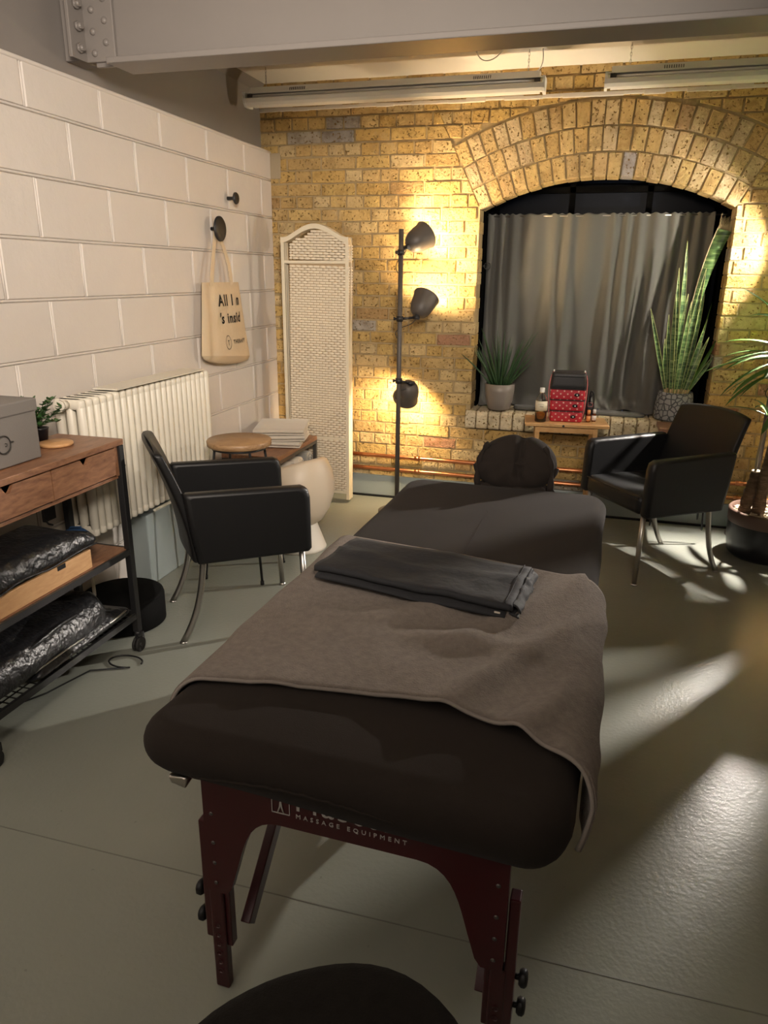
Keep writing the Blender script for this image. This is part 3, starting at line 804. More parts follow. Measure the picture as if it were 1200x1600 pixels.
# ================================================================= ARMCHAIRS
def armchair(label,loc,rz):
    t=thing('armchair',label,'armchair',loc,rz,None)
    # seat
    m=MB(); pad(m,.015,0,.365,.462,.47,.455,.03,.028,5,4); 
    t_seat=m.build('seat',M['leather'],t)
    m=MB(); m.tube([(.252,-.215,.452),(.256,-.1,.455),(.257,0,.456),(.256,.1,.455),(.252,.215,.452)],.0035,6); m.build('seat_piping',M['leather'],t_seat)
    for s in (-1,1):
        m=MB(); rings=[]
        side=[(-.222,.362),(.238,.362),(.250,.375),(.245,.60),(.236,.636),(.212,.649),(.0,.654),(-.252,.660),(-.262,.652),(-.245,.50)]
        # smooth slab: scaled rings through the thickness
        cx=0; cz=.5
        for (w,k) in ((-.030,.0),(-.030,.90),(-.026,.965),(-.015,1),(.015,1),(.026,.965),(.030,.90),(.030,0)):
            if k==0: continue
            rings.append([Vector((cx+(x-cx)*(k if k<1 else 1),s*.255+w,cz+(z-cz)*(k if k<1 else 1))) for x,z in side])
        m.loft(rings); m.build('armrest',M['leather'],t,bevel=.006,seg=2)
    # back: curved slab, leaning
    def bk(i,j,side_):
        y=(i*2-1)*(.255-.02*(1-j)*0); z=.37+.455*j
        x=-.215-.012*j-.115*j**1.7
        x+=-.030*(1-(2*i-1)**2)*.8
        zz=z-.010*(2*i-1)**4+.012*(1-(2*i-1)**2)*j
        yy=y*(1-.06*j)
        return Vector((x+side_*(.022-.004*j),yy,zz))
    m=MB(); rings=[]
    for b in range(15):
        j=b/14; ring=[]
        for a in range(13): ring.append(bk(a/12,j,1))
        for a in range(12,-1,-1): ring.append(bk(a/12,j,-1))
        rings.append(ring)
    m.loft(rings); m.build('backrest',M['leather'],t,bevel=.012,seg=3)
    for s in (-1,1):
        m=MB().tube([(.215,s*.225,.372),(.222,s*.232,.2),(.232,s*.238,.006)],[.0135,.0130,.0125],14)
        l=m.build('leg',M['satin'],t); m=MB().lathe([(.001,0),(.017,0),(.018,.004),(.013,.010)],(.232,s*.238,0),14); m.build('foot_glide',M['satin'],l)
        m=MB().tube(bez([(-.195,s*.215,.372),(-.205,s*.215,.25),(-.225,s*.215,.12),(-.300,s*.215,.004)],10),.0135,14)
        l=m.build('leg',M['satin'],t); m=MB().lathe([(.001,0),(.016,0),(.016,.004),(.012,.008)],(-.300,s*.215,0),14); m.build('foot_glide',M['satin'],l)
    return t
ch=armchair('black leather armchair seen side on between the radiator and the massage table',(.664,-1.956,0),math.radians(36.9))
dup(ch,(2.456,-.79,0),math.radians(214.8),'black leather armchair turned to the table, in front of the window and snake plant')
# ================================================================= ROUND WOOD STOOL
t=thing('round_stool','round wooden stool with thin black legs behind the left armchair','stool',(.455,-1.52,0),.3)
m=MB().lathe([(.001,.668),(.150,.668),(.157,.672),(.158,.694),(.154,.699),(.001,.700)],n=48); m.build('seat',M['stoolwood'],t)
m=MB().tube([(.132*math.cos(a),.132*math.sin(a),.660) for a in [i*PI/16 for i in range(32)]],.006,8,closed=True); m.build('seat_ring',M['black_metal'],t)
for k in range(4):
    a=-1.03+k*PI/2
    m=MB().tube([(.128*math.cos(a),.128*math.sin(a),.665),(.215*math.cos(a),.215*math.sin(a),.004)],.0065,8); l=m.build('leg',M['black_metal'],t)
    m=MB().cyl((.215*math.cos(a),.215*math.sin(a),0),(.213*math.cos(a),.213*math.sin(a),.02),.0095,n=10); m.build('rubber_foot',M['rubber'],l)
# ================================================================= TAUPE TUB SEAT
t=thing('tub_seat','rounded taupe plastic tub seat on a cone foot behind the left armchair','stool',(.585,-1.10,0))
tilt=lambda p,a: p.z+ (max(0,p.z-.2)/.3)*.055*math.cos(a+.4)
m=MB().lathe([(.155,0),(.150,.012),(.125,.08),(.103,.14),(.100,.155)],n=40,capa=True,capb=True); m.build('foot',M['floorwhite'],t)
m=MB().lathe([(.098,.145),(.135,.17),(.175,.23),(.200,.30),(.205,.36),(.192,.42),(.165,.47),(.150,.485),(.143,.478),(.16,.44),(.185,.37),(.18,.30),(.15,.22),(.05,.18),(.001,.178)],n=44,zf=tilt); m.build('shell',M['tub'],t)
# ================================================================= LOW BENCH SHELF
t=thing('low_shelf','low wood and grey steel shelf bench against the block wall by the screen','shelf',(.20,-.61,0))
m=MB().box((.215,-.615,.448),(.36,.64,.026)); m.build('top',M['rustic_y'],t,world=True,bevel=.002)
for (x,y) in ((.045,-.31),(.385,-.31),(.045,-.92),(.385,-.92)):
    m=MB().box((x,y,.218),(.022,.022,.436)); m.build('leg',M['darksteel'],t,world=True)
m=MB(); 
for y in (-.31,-.92): m.box((.215,y,.425),(.32,.022,.02)); m.box((.215,y,.10),(.32,.02,.02))
for x in (.045,.385): m.box((x,-.615,.425),(.02,.59,.02))
m.build('frame',M['darksteel'],t,world=True)
m=MB().box((.215,-.615,.255),(.32,.60,.018)); m.build('board',M['rustic_y'],t,world=True)
m=MB().box((.215,-.615,.118),(.32,.60,.016)); m.build('board',M['rustic_y'],t,world=True)
def roll(x,y,z,r,L,mt,lab,rz=0):
    m=MB(); pts=[(x+(L/2-.004)*q*math.cos(rz),y+(L/2)*q*math.sin(rz),z+r) for q in (-1,-.96,-.5,0,.5,.96,1)]
    m.tube(pts,[r*.8,r*.97,r,r*1.01,r,r*.97,r*.8],22)
    for sgn in (-1,1):   # spiral of the rolled edge
        ex=Vector(pts[0 if sgn<0 else -1]); d=Vector((math.cos(rz),math.sin(rz),0))*sgn; n_=Vector((-math.sin(rz),math.cos(rz),0))
        m.tube([ex+d*.002+n_*(r*.75*(1-k/22))*math.cos(k*.75)+Vector((0,0,1))*(r*.75*(1-k/22))*math.sin(k*.75) for k in range(22)],.003,5)
    one(m,'rolled_towel',mt,lab,'towel','rolled towels inside the low shelf')
roll(.24,-.41,.264,.060,.30,M['greytowel'],'dark grey rolled towel at the screen end of the low shelf')
roll(.24,-.56,.264,.058,.30,M['linen'],'white rolled towel beside the dark grey roll in the low shelf')
roll(.24,-.70,.264,.058,.30,M['linen'],'white rolled towel in the middle of the low shelf, behind the armchair')
def folded(cx,cy,z,w,d,h,rz,mt,layers,seed):
    """folded cloth: one ribbon zig-zagging, rounded folds at both ends"""
    path=[]; step=h/layers; r=step/2*.8
    for k in range(layers):
        zz=z+step*(k+.5); s=1 if k%2==0 else -1
        for q in range(7): path.append((0,s*(-.5+q/6)*(d-2*r),zz))
        if k<layers-1:
            for a in (.25,.5,.75): path.append((0,s*((d-2*r)/2+r*math.sin(a*PI)*1.2),zz+step*a))
    m=MB(); ribbon(m,path,w/2,(1,0,0),nv=12,wave=step*.28,fr=7,seed=seed)
    m.xf(Matrix.Translation((cx,cy,0))@Matrix.Rotation(rz,4,'Z'))
    return m,step
for k,lab in enumerate(('folded oatmeal towel at the bottom of the pile on the low shelf','folded oatmeal towel in the middle of the pile on the low shelf','folded oatmeal towel on top of the pile on the low shelf')):
    m,st=folded(.235+.008*k-(k==2)*.01,-.53+.012*k,.463+.036*k,.31,.38,.035,.22+.10*k-(k==2)*.14,M['linen'],3,k*7)
    # outer wrap: the fold nearest the room
    o=one(m,'folded_towel',M['linen'],lab,'towel','folded towels on the low shelf',solid=.0085,bevel=.002)
# ================================================================= TROLLEY
X0,X1,Y0,Y1=.13,.42,-3.20,-2.392
t=thing('wooden_trolley','brown wooden trolley on castors with black metal legs and two drawers','trolley',(.275,-2.79,0))
m=MB().box(((X0+X1)/2,(Y0+Y1)/2,.869),(X1-X0,Y1-Y0,.022)); m.build('top',M['rustic_y'],t,world=True,bevel=.002)
m=MB(); zc=.8;
m.box((X0+.02,(Y0+Y1)/2,.80),(.012,Y1-Y0-.05,.115))
for y in (Y0+.03,Y1-.03): m.box(((X0+X1)/2,y,.80),(X1-X0-.03,.014,.115))
m.box(((X0+X1)/2,(Y0+Y1)/2,.738),(X1-X0-.03,Y1-Y0-.06,.012))
m.box((X1-.019,Y1-.035,.80),(.018,.022,.115)); m.box((X1-.019,-2.784,.80),(.014,.006,.115)); m.box((X1-.019,Y0+.03,.80),(.018,.02,.115))
m.build('drawer_case',M['rustic_y'],t,world=True,bevel=.001)
for (ya,yb) in ((-2.781,-2.447),(-3.165,-2.787)):
    m=MB(); n=12; yc=(ya+yb)/2-.0
    top=[(ya,.853),(yc-.024,.853)]+[(yc-.024+.048*i/n,.853-.024*math.sin(PI*i/n)) for i in range(1,n)]+[(yc+.024,.853),(yb,.853)]
    # front board as strips below the notch outline
    for (a,b_) in zip(top,top[1:]):
        m.add([(X1-.016,a[0],a[1]),(X1-.016,b_[0],b_[1]),(X1-.016,b_[0],.752),(X1-.016,a[0],.752),(X1-.004,a[0],a[1]),(X1-.004,b_[0],b_[1]),(X1-.004,b_[0],.752),(X1-.004,a[0],.752)],
              [(0,1,2,3),(4,7,6,5),(0,4,5,1),(2,6,7,3)])
    m.box((X1-.010,ya-.0004,.80),(.012,.0008,.10)); m.box((X1-.010,yb+.0004,.80),(.012,.0008,.10))
    m.box(((X0+X1)/2-.01,(ya+yb)/2,.757),(X1-X0-.09,yb-ya-.02,.008)); m.box((X0+.05,(ya+yb)/2,.79),(.008,yb-ya-.02,.07))
    m.build('drawer_front',M['rustic_y'],t,world=True)
for (x,y) in ((X0+.015,Y0+.015),(X1-.012,Y0+.015),(X0+.015,Y1-.015),(X1-.012,Y1-.015)):
    m=MB().box((x,y,.47),(.026,.026,.775)); l=m.build('leg',M['black_metal'],t,world=True,bevel=.002)
    m=MB(); m.cyl((x,y,.06),(x,y,.085),.014); m.box((x+.008,y-.0,.058),(.012,.042,.03)); 
    m.build('castor_fork',M['black_metal'],l,world=True)
    m=MB(); m.tube([(x-.005,y-.012,.030),(x+.005,y-.012,.030)],.030,22); m.tube([(x+.010,y-.012,.030),(x+.020,y-.012,.030)],.030,22); m.tube([(x-.008,y-.012,.030),(x+.024,y-.012,.030)],.010,12)
    m.build('castor_wheel',M['rubber'],l,world=True)
m=MB().box(((X0+X1)/2-.002,(Y0+Y1)/2,.436),(X1-X0-.03,Y1-Y0-.03,.016)); m.build('shelf',M['rustic_y'],t,world=True)
m=MB()
for x in (X0+.008,X1-.006): m.box((x,(Y0+Y1)/2,.432),(.010,Y1-Y0-.02,.024)); m.box((x,(Y0+Y1)/2,.155),(.010,Y1-Y0-.02,.024))
for y in (Y0+.006,Y1-.008): m.box(((X0+X1)/2,y,.432),(X1-X0-.02,.010,.024)); m.box(((X0+X1)/2,y,.155),(X1-X0-.02,.010,.024))
m.build('shelf_frame',M['black_metal'],t,world=True)
m=MB()
for i in range(26): y=Y0+.02+i*(Y1-Y0-.04)/25; m.box(((X0+X1)/2,y,.160),(X1-X0-.02,.004,.003))
for i in range(10): x=X0+.015+i*(X1-X0-.03)/9; m.box((x,(Y0+Y1)/2,.163),(.004,Y1-Y0-.02,.003))
m.build('mesh_shelf',M['black_metal'],t,world=True)
m=MB().tube([(X0+.05,Y1-.002,.765)]+bez([(X0+.05,Y1+.03,.765),(X0+.05,Y1+.045,.765),(X0+.07,Y1+.045,.765)],4)+bez([(X1-.07,Y1+.045,.765),(X1-.03,Y1+.045,.765),(X1-.03,Y1+.03,.765)],4)+[(X1-.03,Y1-.002,.765)],.006,10)
m.build('handle',M['black_metal'],t,world=True)
m=MB().box((.16,-2.53,.60),(.012,.06,.05)); m.tube([(.165,-2.56,.585),(.18,-2.56,.57),(.18,-2.54,.56)],.004,6); m.build('bracket',M['black_metal'],t,world=True)
# grey linen box
t=thing('storage_box','grey linen storage box with lid and round emblem, on top of the trolley','box',(.235,-3.0,.882))
bz=.882; bx0,bx1,by0,by1=.14,.343,-3.19,-2.725
m=MB().box(((bx0+bx1)/2,(by0+by1)/2,bz+.0825),(bx1-bx0-.006,by1-by0-.006,.165)); m.build('body',M['boxfab'],t,world=True,bevel=.004)
m=MB().box(((bx0+bx1)/2,(by0+by1)/2,bz+.178),(bx1-bx0+.004,by1-by0+.004,.042)); m.build('lid',M['boxfab'],t,world=True,bevel=.005)
m=MB(); cyy,czz=-2.888,bz+.075
m.tube([(bx1+.001,cyy+.028*math.cos(a),czz+.028*math.sin(a)) for a in [i*PI/16 for i in range(32)]],.0022,6,closed=True)
m.tube([(bx1+.001,cyy+.028,czz+.004),(bx1+.002,cyy+.040,czz+.003)],.0022,6); m.tube([(bx1+.001,cyy+.006,czz-.006),(bx1+.001,cyy+.013,czz-.005),(bx1+.001,cyy+.013,czz+.002),(bx1+.001,cyy+.006,czz+.003)],.0014,5)
m.build('emblem',M['ink'],t,world=True)
# round wood board
m=MB().lathe([(.001,0),(.054,0),(.058,.003),(.058,.010),(.054,.013),(.001,.013)],(.265,-2.565,.8805),40)
m.box((.272,-2.575,.894),(.045,.008,.0008),rz=1.3)
one(m,'round_board',M['matwood'],'small round wooden board lying on the trolley beside the grey box','board')
# tray with bag
t=thing('wooden_tray','pale wooden drawer tray on the middle shelf of the trolley','tray',(.28,-2.9,.445))
m=MB(); m.box((.392,-2.89,.480),(.012,.545,.070)); m.box((.165,-2.89,.480),(.010,.545,.066)); m.box((.28,-2.622,.478),(.225,.010,.062)); m.box((.28,-3.158,.478),(.225,.010,.062)); m.box((.28,-2.89,.450),(.225,.54,.008))
m.build('body',M['traywood'],t,world=True,bevel=.001)
m=MB(); m.box((.3985,-2.775,.507),(.002,.040,.016)); m.build('finger_notch',M['blackplastic'],t,world=True)
def bagmesh(cx,cy,z0,w,d,h,rz,wob,fr,seed,rx=0):
    m=MB(); rings=[]
    for i in range(15):
        a=-PI/2+PI*i/14; k=math.cos(a)**.45 if abs(a)<PI/2-.001 else .02
        z=z0+h/2+h/2*math.sin(a)
        ring=rrect(0,0,w*k,d*k,min(w,d)*.22*k,z,5)
        rings.append(ring)
    m.loft(rings)
    for i,p in enumerate(m.v):
        q=Vector((p.x*fr+seed,p.y*fr,p.z*fr*1.5)); n=noise.noise(q)+.5*noise.noise(q*2.3)
        p2=Vector((p.x,p.y,p.z+ (n*wob*1.3 if p.z>z0+h*.3 else 0))); p2.x+=noise.noise(q+Vector((5,5,5)))*wob; p2.y+=noise.noise(q+Vector((8,1,5)))*wob
        p2.z=max(p2.z,z0+.001); m.v[i]=p2
    m.xf(Matrix.Translation((cx,cy,0))@Matrix.Rotation(rz,4,'Z'))
    return m
t=thing('black_leather_bag','crumpled black leather bag lying in the pale wooden tray','bag',(.27,-2.87,.45))
m=bagmesh(.275,-2.86,.500,.25,.60,.10,.0,.022,9,3); m.build('body',M['leatherbag'],t,world=True,sub=1)
m=MB().tube([(.402+.004*math.sin(y*30),y,.528+.006*math.sin(y*23)) for y in [-3.12+i*.045 for i in range(13)]],.0035,6); m.build('zip',M['black_metal'],t,world=True)
t=thing('black_leather_bag','large soft black leather bag filling the bottom mesh shelf of the trolley','bag',(.27,-2.8,.165))
m=bagmesh(.275,-2.86,.168,.27,.66,.15,.0,.030,8,11); m.build('body',M['leatherbag'],t,world=True,sub=1)
m=bagmesh(.335,-2.72,.170,.17,.55,.06,.03,.015,9,17); m.build('flap',M['leatherbag'],t,world=True,sub=1)
m=MB().tube([(.416+.006*math.sin(y*17),y,.212+.010*math.sin(y*13+1)) for y in [-2.98+i*.045 for i in range(12)]],.0035,6); m.build('zip',M['satin'],t,world=True)
m=MB().tube(bez([(.38,-3.0,.27),(.44,-2.85,.33),(.34,-2.7,.30),(.40,-2.55,.24)],16),.007,8,flat=.4); m.build('strap',M['leatherbag'],t,world=True)
t=thing('blue_pouch','small dark blue fabric pouch at the far end of the trolley shelf','pouch',(.2,-2.43,.445))
m=bagmesh(.215,-2.462,.4455,.09,.075,.075,0,.006,20,2); m.build('body',M['blue'],t,world=True)
m=MB().tube([(.19,-2.47,.518),(.20,-2.47,.530),(.235,-2.455,.530),(.24,-2.455,.516)],.003,6); m.build('tie',M['blue'],t,world=True)
# black drum pouf
m=MB(); rings=[]
t=thing('round_pouf','low round black pouf on the floor behind the trolley castor','pouf',(.20,-2.20,0))
m=MB().lathe([(.001,0),(.165,0),(.175,.006),(.176,.120),(.170,.130)],n=44); m.build('side',M['drum'],t)
m=MB().lathe([(.172,.126),(.172,.133),(.160,.138),(.001,.140)],n=44); m.build('lid',M['drum'],t)
m=MB().tube([(.42+.07*math.cos(a),-2.52+.045*math.sin(a),.005) for a in [i*PI/14 for i in range(25)]]+[(.33,-2.62,.005),(.28,-2.8,.005),(.2,-2.95,.005)],.0035,6)
one(m,'power_cable',M['black_metal'],'thin black cable looped on the floor under the trolley','cable')
# desk plant
t=thing('trailing_plant','small leafy green plant in a dark pot behind the grey storage box','potted plant',(.155,-2.51,.882))
m=MB().lathe([(.001,0),(.024,0),(.030,.04),(.032,.045),(.028,.045),(.027,.038),(.001,.036)],n=24); m.build('pot',M['potblack'],t)
random.seed(21); lf=MB(); stm=MB()
for k in range(22):
    a=rnd(0,2*PI); el=rnd(.3,1.35); L=rnd(.075,.145)
    d=Vector((math.cos(a)*math.cos(el)*.75,math.sin(a)*math.cos(el),math.sin(el)))
    pts=bez([(0,0,.05),Vector((0,0,.05))+d*L*.6,Vector((0,0,.05))+d*L+Vector((0,0,-.02*math.cos(el)))],6)
    stm.tube(pts,.0014,5)
    for q in range(2,7):
        for sg in (-1,1):
            p=pts[q]; b=rnd(0,2*PI); ld=(d*.5+Vector((math.cos(b),math.sin(b),rnd(-.2,.6)))).normalized(); w_=ld.cross(Vector((0,0,1))).normalized()
            Ls=rnd(.018,.030); ws=Ls*.34; nn=w_.cross(ld)
            lf.add([p,p+ld*Ls*.35+w_*ws+nn*.001,p+ld*Ls*.35-nn*.002,p+ld*Ls*.35-w_*ws+nn*.001,p+ld*Ls*.7+w_*ws*.8,p+ld*Ls*.7-nn*.002,p+ld*Ls*.7-w_*ws*.8,p+ld*Ls],[(0,1,2),(0,2,3),(1,4,5,2),(2,5,6,3),(4,7,5),(5,7,6)])
stm.build('stems',M['gleaf'],t); o=lf.build('leaves',M['dleaf'],t,fix=False)
# ================================================================= MASSAGE TABLE
random.seed(5)
TR=math.radians(-1.9); TCX,TCY=1.765,-2.795
TW,TL,TZ0,TZ1,TE=.80,1.89,.572,.675,.0515
t=thing('massage_table','long dark padded massage table with a mahogany red frame and fitted fleece cover','massage table',(TCX,TCY,0),TR)
def tw(p): return t.matrix_basis@Vector(p)
m=MB(); rings=[]
prof=[]
NS=7
for i in range(NS+1):
    a=-PI/2+PI/2*i/NS; prof.append((TE*1.15*(1-math.cos(a)),TZ0+TE+TE*math.sin(a)))
for i in range(1,NS+1):
    a=PI/2*i/NS; prof.append((TE*(1-math.cos(a)),TZ1-TE+TE*math.sin(a)))
prof=[(TE+.10,TZ0),(TE+.03,TZ0-.003)]+prof
for k in (.08,.16,.24,.31,.345): prof.append((TE+k,TZ1+.004*min(1,k*8)))
def ringd(ins,z):
    w,d=TW-2*ins,TL-2*ins; r=max(.085-ins,.006); pts=[]
    # dense rounded rectangle
    seg=[]
    for (sx,sy,a0) in ((1,1,0),(-1,1,PI/2),(-1,-1,PI),(1,-1,1.5*PI)):
        for i in range(9):
            a=a0+PI/2*i/8; seg.append((sx*(w/2-r)+r*math.cos(a),sy*(d/2-r)+r*math.sin(a)))
        nx=[(-1,1),(-1,-1),(1,-1),(1,1)][((1,1),(-1,1),(-1,-1),(1,-1)).index((sx,sy))]
        a=seg[-1]; r2=r; b_={(1,1):(-(w/2-r),d/2),(-1,1):(-w/2,-(d/2-r)),(-1,-1):(w/2-r,-d/2),(1,-1):(w/2,d/2-r)}[(sx,sy)]
        cnt=10 if abs(a[0]-b_[0])>abs(a[1]-b_[1]) else 26
        for i in range(1,cnt): seg.append((a[0]+(b_[0]-a[0])*i/cnt,a[1]+(b_[1]-a[1])*i/cnt))
    return [Vector((x,y,z)) for x,y in seg]
for ins,z in prof:
    ring=ringd(ins,z)
    for p in ring:
        k=1 if z>TZ0+.02 else .4
        n=noise.noise(Vector((p.x*3,p.y*3,p.z*5)))
        out=Vector((p.x/(TW/2),p.y/(TL/2),0))
        p+=Vector((out.x,out.y*.4,0))*n*.006*k
        if z>TZ1-.01: p.z+=.003*noise.noise(Vector((p.x*2.5,p.y*2.5,0)))
        # gathered, sagging hem of the cover at the near end
        kn=max(0,min(1,(-p.y-.55)/.35)); kr=max(0,min(1,(p.x+.15)/.5))
        if z<TZ1-.03: p.z-=.034*kn*kr*(TZ1-.03-z)/(TZ1-.03-TZ0)
        if z<TZ0+.012 and p.y<-TL/2+.12: p.z-=.010*math.cos(p.x*4)
        if p.x<-.2: p.x-=.018*kn
    rings.append(ring)
m.loft(rings); m.build('cushion',M['cover'],t)
# gathered elastic hem curve on the near end and inner face of the pad
m=MB(); pts=[]
for i in range(33):
    x=-.30+.46*i/32; u=i/32
    z_=TZ0+.006+.040*math.sin(PI*u)**.6+.0015*math.sin(i*2.3); sa=(z_-TZ0-TE)/TE; pts.append((x,-TL/2+TE*1.15*(1-math.sqrt(max(0,1-sa*sa)))-.002,z_))
m.tube(pts,.0028,6); m.build('elastic_hem',M['cover'],t)
# wooden frame rails
m=MB()
for x in (-.31,.31): m.box((x,0,.545),(.022,TL-.18,.060))
for y in (-.01,.01,TL/2-.10): m.box((0,y,.545),(.60,.02,.058))
m.build('frame_rail',M['redwood'],t)
# end aprons (arched boards) and telescopic legs
def apron(s):
    y=s*(TL/2-.075)
    def pr(poly,nm):
        q=MB(); q.prism(poly,lambda u,v,w:(u,y+s*w,v),0,.016,back=True); return q
    xs=.300; q=MB()
    # outline of the arch board: top edge and arched lower edge
    low=[(-xs,.275),(-xs+.040,.275),(-xs+.052,.292)]
    low+= [tuple(p[:2]) for p in bez([(-xs+.060,.32,0),(-xs+.085,.40,0),(-xs+.092,.482,0),(-xs+.165,.482,0)],10)]
    low+= [tuple(p[:2]) for p in bez([(xs-.165,.482,0),(xs-.092,.482,0),(xs-.085,.40,0),(xs-.060,.32,0)],10)]
    low+=[(xs-.052,.292),(xs-.040,.275),(xs,.275)]
    for (a,b_) in zip(low,low[1:]):
        if abs(a[0]-b_[0])<1e-6: continue
        vs=[(a[0],y,a[1]),(b_[0],y,b_[1]),(b_[0],y,.572),(a[0],y,.572),(a[0],y+s*.016,a[1]),(b_[0],y+s*.016,b_[1]),(b_[0],y+s*.016,.572),(a[0],y+s*.016,.572)]
        q.add(vs,[(0,1,2,3),(4,7,6,5),(0,4,5,1),(2,6,7,3)])
    for x in (-xs,xs): q.add([(x,y,.275),(x,y+s*.016,.275),(x,y+s*.016,.572),(x,y,.572)],[(0,1,2,3)])
    ap=q.build('end_board',M['redwood'],t)
    for x in (-xs+.018,xs-.018):
        for z in (.30,.35,.40,.47): q=MB().lathe([(.0001,.0015),(.004,.001),(.0045,0)],(x,y+s*.0165,z),10,R=Matrix.Rotation(-s*PI/2,3,'X')); q.build('screw',M['darksteel'],ap)
    for sx in (-1,1):
        q=MB(); q.box((sx*(xs-.018),y-s*.012,.345),(.034,.022,.46)); q.box((sx*(xs+.012),y-s*.010,.285),(.020,.030,.30))
        l=q.build('leg',M['redwood'],t,bevel=.003)
        q=MB(); q.box((sx*(xs-.008),y-s*.004,.135),(.032,.022,.27)); 
        for k in range(6): q.lathe([(.005,0),(.006,.0015)],(sx*(xs-.008),y+s*.008,.05+k*.025),10,R=Matrix.Rotation(-s*PI/2,3,'X'))
        q.build('leg_extension',M['redwood'],l,bevel=.004)
        for z in (.245,.175):
            q=MB(); a=sx*(xs+.022)
            q.tube([(a,y-s*.012,z),(a+sx*.008,y-s*.012,z)],.006,8)
            q.lathe([(.0001,0),(.013,.0),(.017,.005),(.017,.012),(.012,.016),(.0001,.017)],(a+sx*.007,y-s*.012,z),10,R=Matrix.Rotation(sx*PI/2,3,'Y')); q.build('leg_knob',M['blackplastic'],l,bevel=.001)
        q=MB(); q.bar((sx*(xs-.045),y-s*.05,.135),(sx*(xs-.045),y-s*.46,.535),.022,.034); q.build('brace',M['redwood'],t,bevel=.002)
    return ap
ap=apron(-1); apron(1)
# printing on the near board
RT=Matrix(((1,0,0),(0,0,-1),(0,1,0)))       # text +x -> +x, +y -> +z, faces -y
YT=-TL/2+.075-.0175
RW=t.matrix_basis
def ttext(s,size,x,z,sp,par=t):
    c=text(s,size,M['wht_txt'],(0,0,0),Matrix.Identity(3),None,name='printing',spacing=sp)
    c.data.transform(Matrix.Translation((x,YT,z))@RT.to_4x4()); c.parent=par; return c
ttext('MASSAGE EQUIPMENT',.0135,-.100,.510,1.75)
ttext('Master',.062,-.102,.5275,1.15)
m=MB(); x0,x1,z0,z1=-.148,-.112,.513,.585; w=.0014
for (a,b_,c_,d_) in ((x0,z0,x1,z0),(x1,z0,x1,z1),(x1,z1,x0,z1),(x0,z1,x0,z0)): m.bar((a,YT,b_),(c_,YT,d_),w,w,up=(0,1,0))
xm=(x0+x1)/2
for pts in (((xm-.006,.515),(xm-.002,.527),(xm,.540),(xm,.560)),((xm+.006,.515),(xm+.002,.527),(xm,.540)),((xm-.010,.548),(xm,.556),(xm+.010,.548))):
    m.tube([(p[0],YT,p[1]) for p in pts],.0016,5)
m.build('emblem',M['wht_txt'],t)
m=MB(); pad(m,-.325,-TL/2+.035,.553,.572,.035,.03,.006,.004,3,2,wob=.006,fr=60); m.build('cover_tag',M['satin'],t)
# ---------------- face cradle with draped cover
t2=thing('face_cradle','dark hooded face cushion tilted up at the far end of the massage table','headrest',tuple(tw((.035,TL/2+.045,.63))),TR)
Rm=Matrix.Rotation(math.radians(-20),4,'X')
def hood(i,j):
    a=2*PI*i; b=-PI/2+PI*j      # b: front (-y) to back
    dd=math.atan2(math.sin(a-PI/2+.15),math.cos(a-PI/2+.15)); k=math.exp(-(dd/.14)**2)
    R1=(1-.10*k)*(1+.03*math.sin(a*2+.6)); cb=math.cos(b)
    x=.160*R1*cb**.8*math.cos(a)*(1.06 if math.sin(a)<0 else 1.0); z=.130*R1*cb**.8*math.sin(a)
    if z<0: z*=.8
    y=.075*math.sin(b)
    xc=x-.018; g=math.exp(-(xc/.014)**2)*(1 if y<0 else 0)
    y+=.034*g*(1 if z>-.06 else .3)
    fold=.006*math.sin(x*70+z*25)*max(0,-z/.1)+.005*noise.noise(Vector((x*14,z*11,1)))+.004*math.sin((z+abs(x)*.8)*75)*.6
    y+=(fold if y<0 else 0)
    return Vector((x,y,z))
m=MB(); m.grid(hood,72,28); m.xf(Matrix.Translation((.0,.0,.115))@Rm); m.build('cushion',M['cover'],t2)
m=MB()
for s_ in (-1,1):
    m=MB(); m.tube(bez([(s_*.145,-.05,.03),(s_*.155,-.045,.12),(s_*.14,-.02,.17),(s_*.11,-.02,.205)],12),[.010+.004*math.sin(i*1.3) for i in range(13)],8); m.build('gathered_edge',M['cover'],t2)
m=MB(); rings=[]
def hem(i,j):
    a=i*2*PI; rx=.150+.012*math.sin(a*9)+.008*math.sin(a*5+1); ry=.062+.006*math.sin(a*7)
    prof_=[(.72,.050),(.92,.034),(1.0,.016),(1.0,.002),(.9,-.004),(.6,-.004)]
    k=j*5; q=min(int(k),4); f=k-q; s_=prof_[q][0]*(1-f)+prof_[q+1][0]*f; z=prof_[q][1]*(1-f)+prof_[q+1][1]*f
    return Vector((rx*s_*math.cos(a),ry*s_*math.sin(a)-.01,z+.012*math.sin(a)*0+.006*noise.noise(Vector((math.cos(a)*3,math.sin(a)*3,j)))))
m.grid(hem,72,10); m.build('gathered_skirt',M['cover'],t2)
m=MB(); m.bar((0,-.10,-.055),(0,.03,.05),.16,.016); m.build('bracket',M['redwood'],t2)
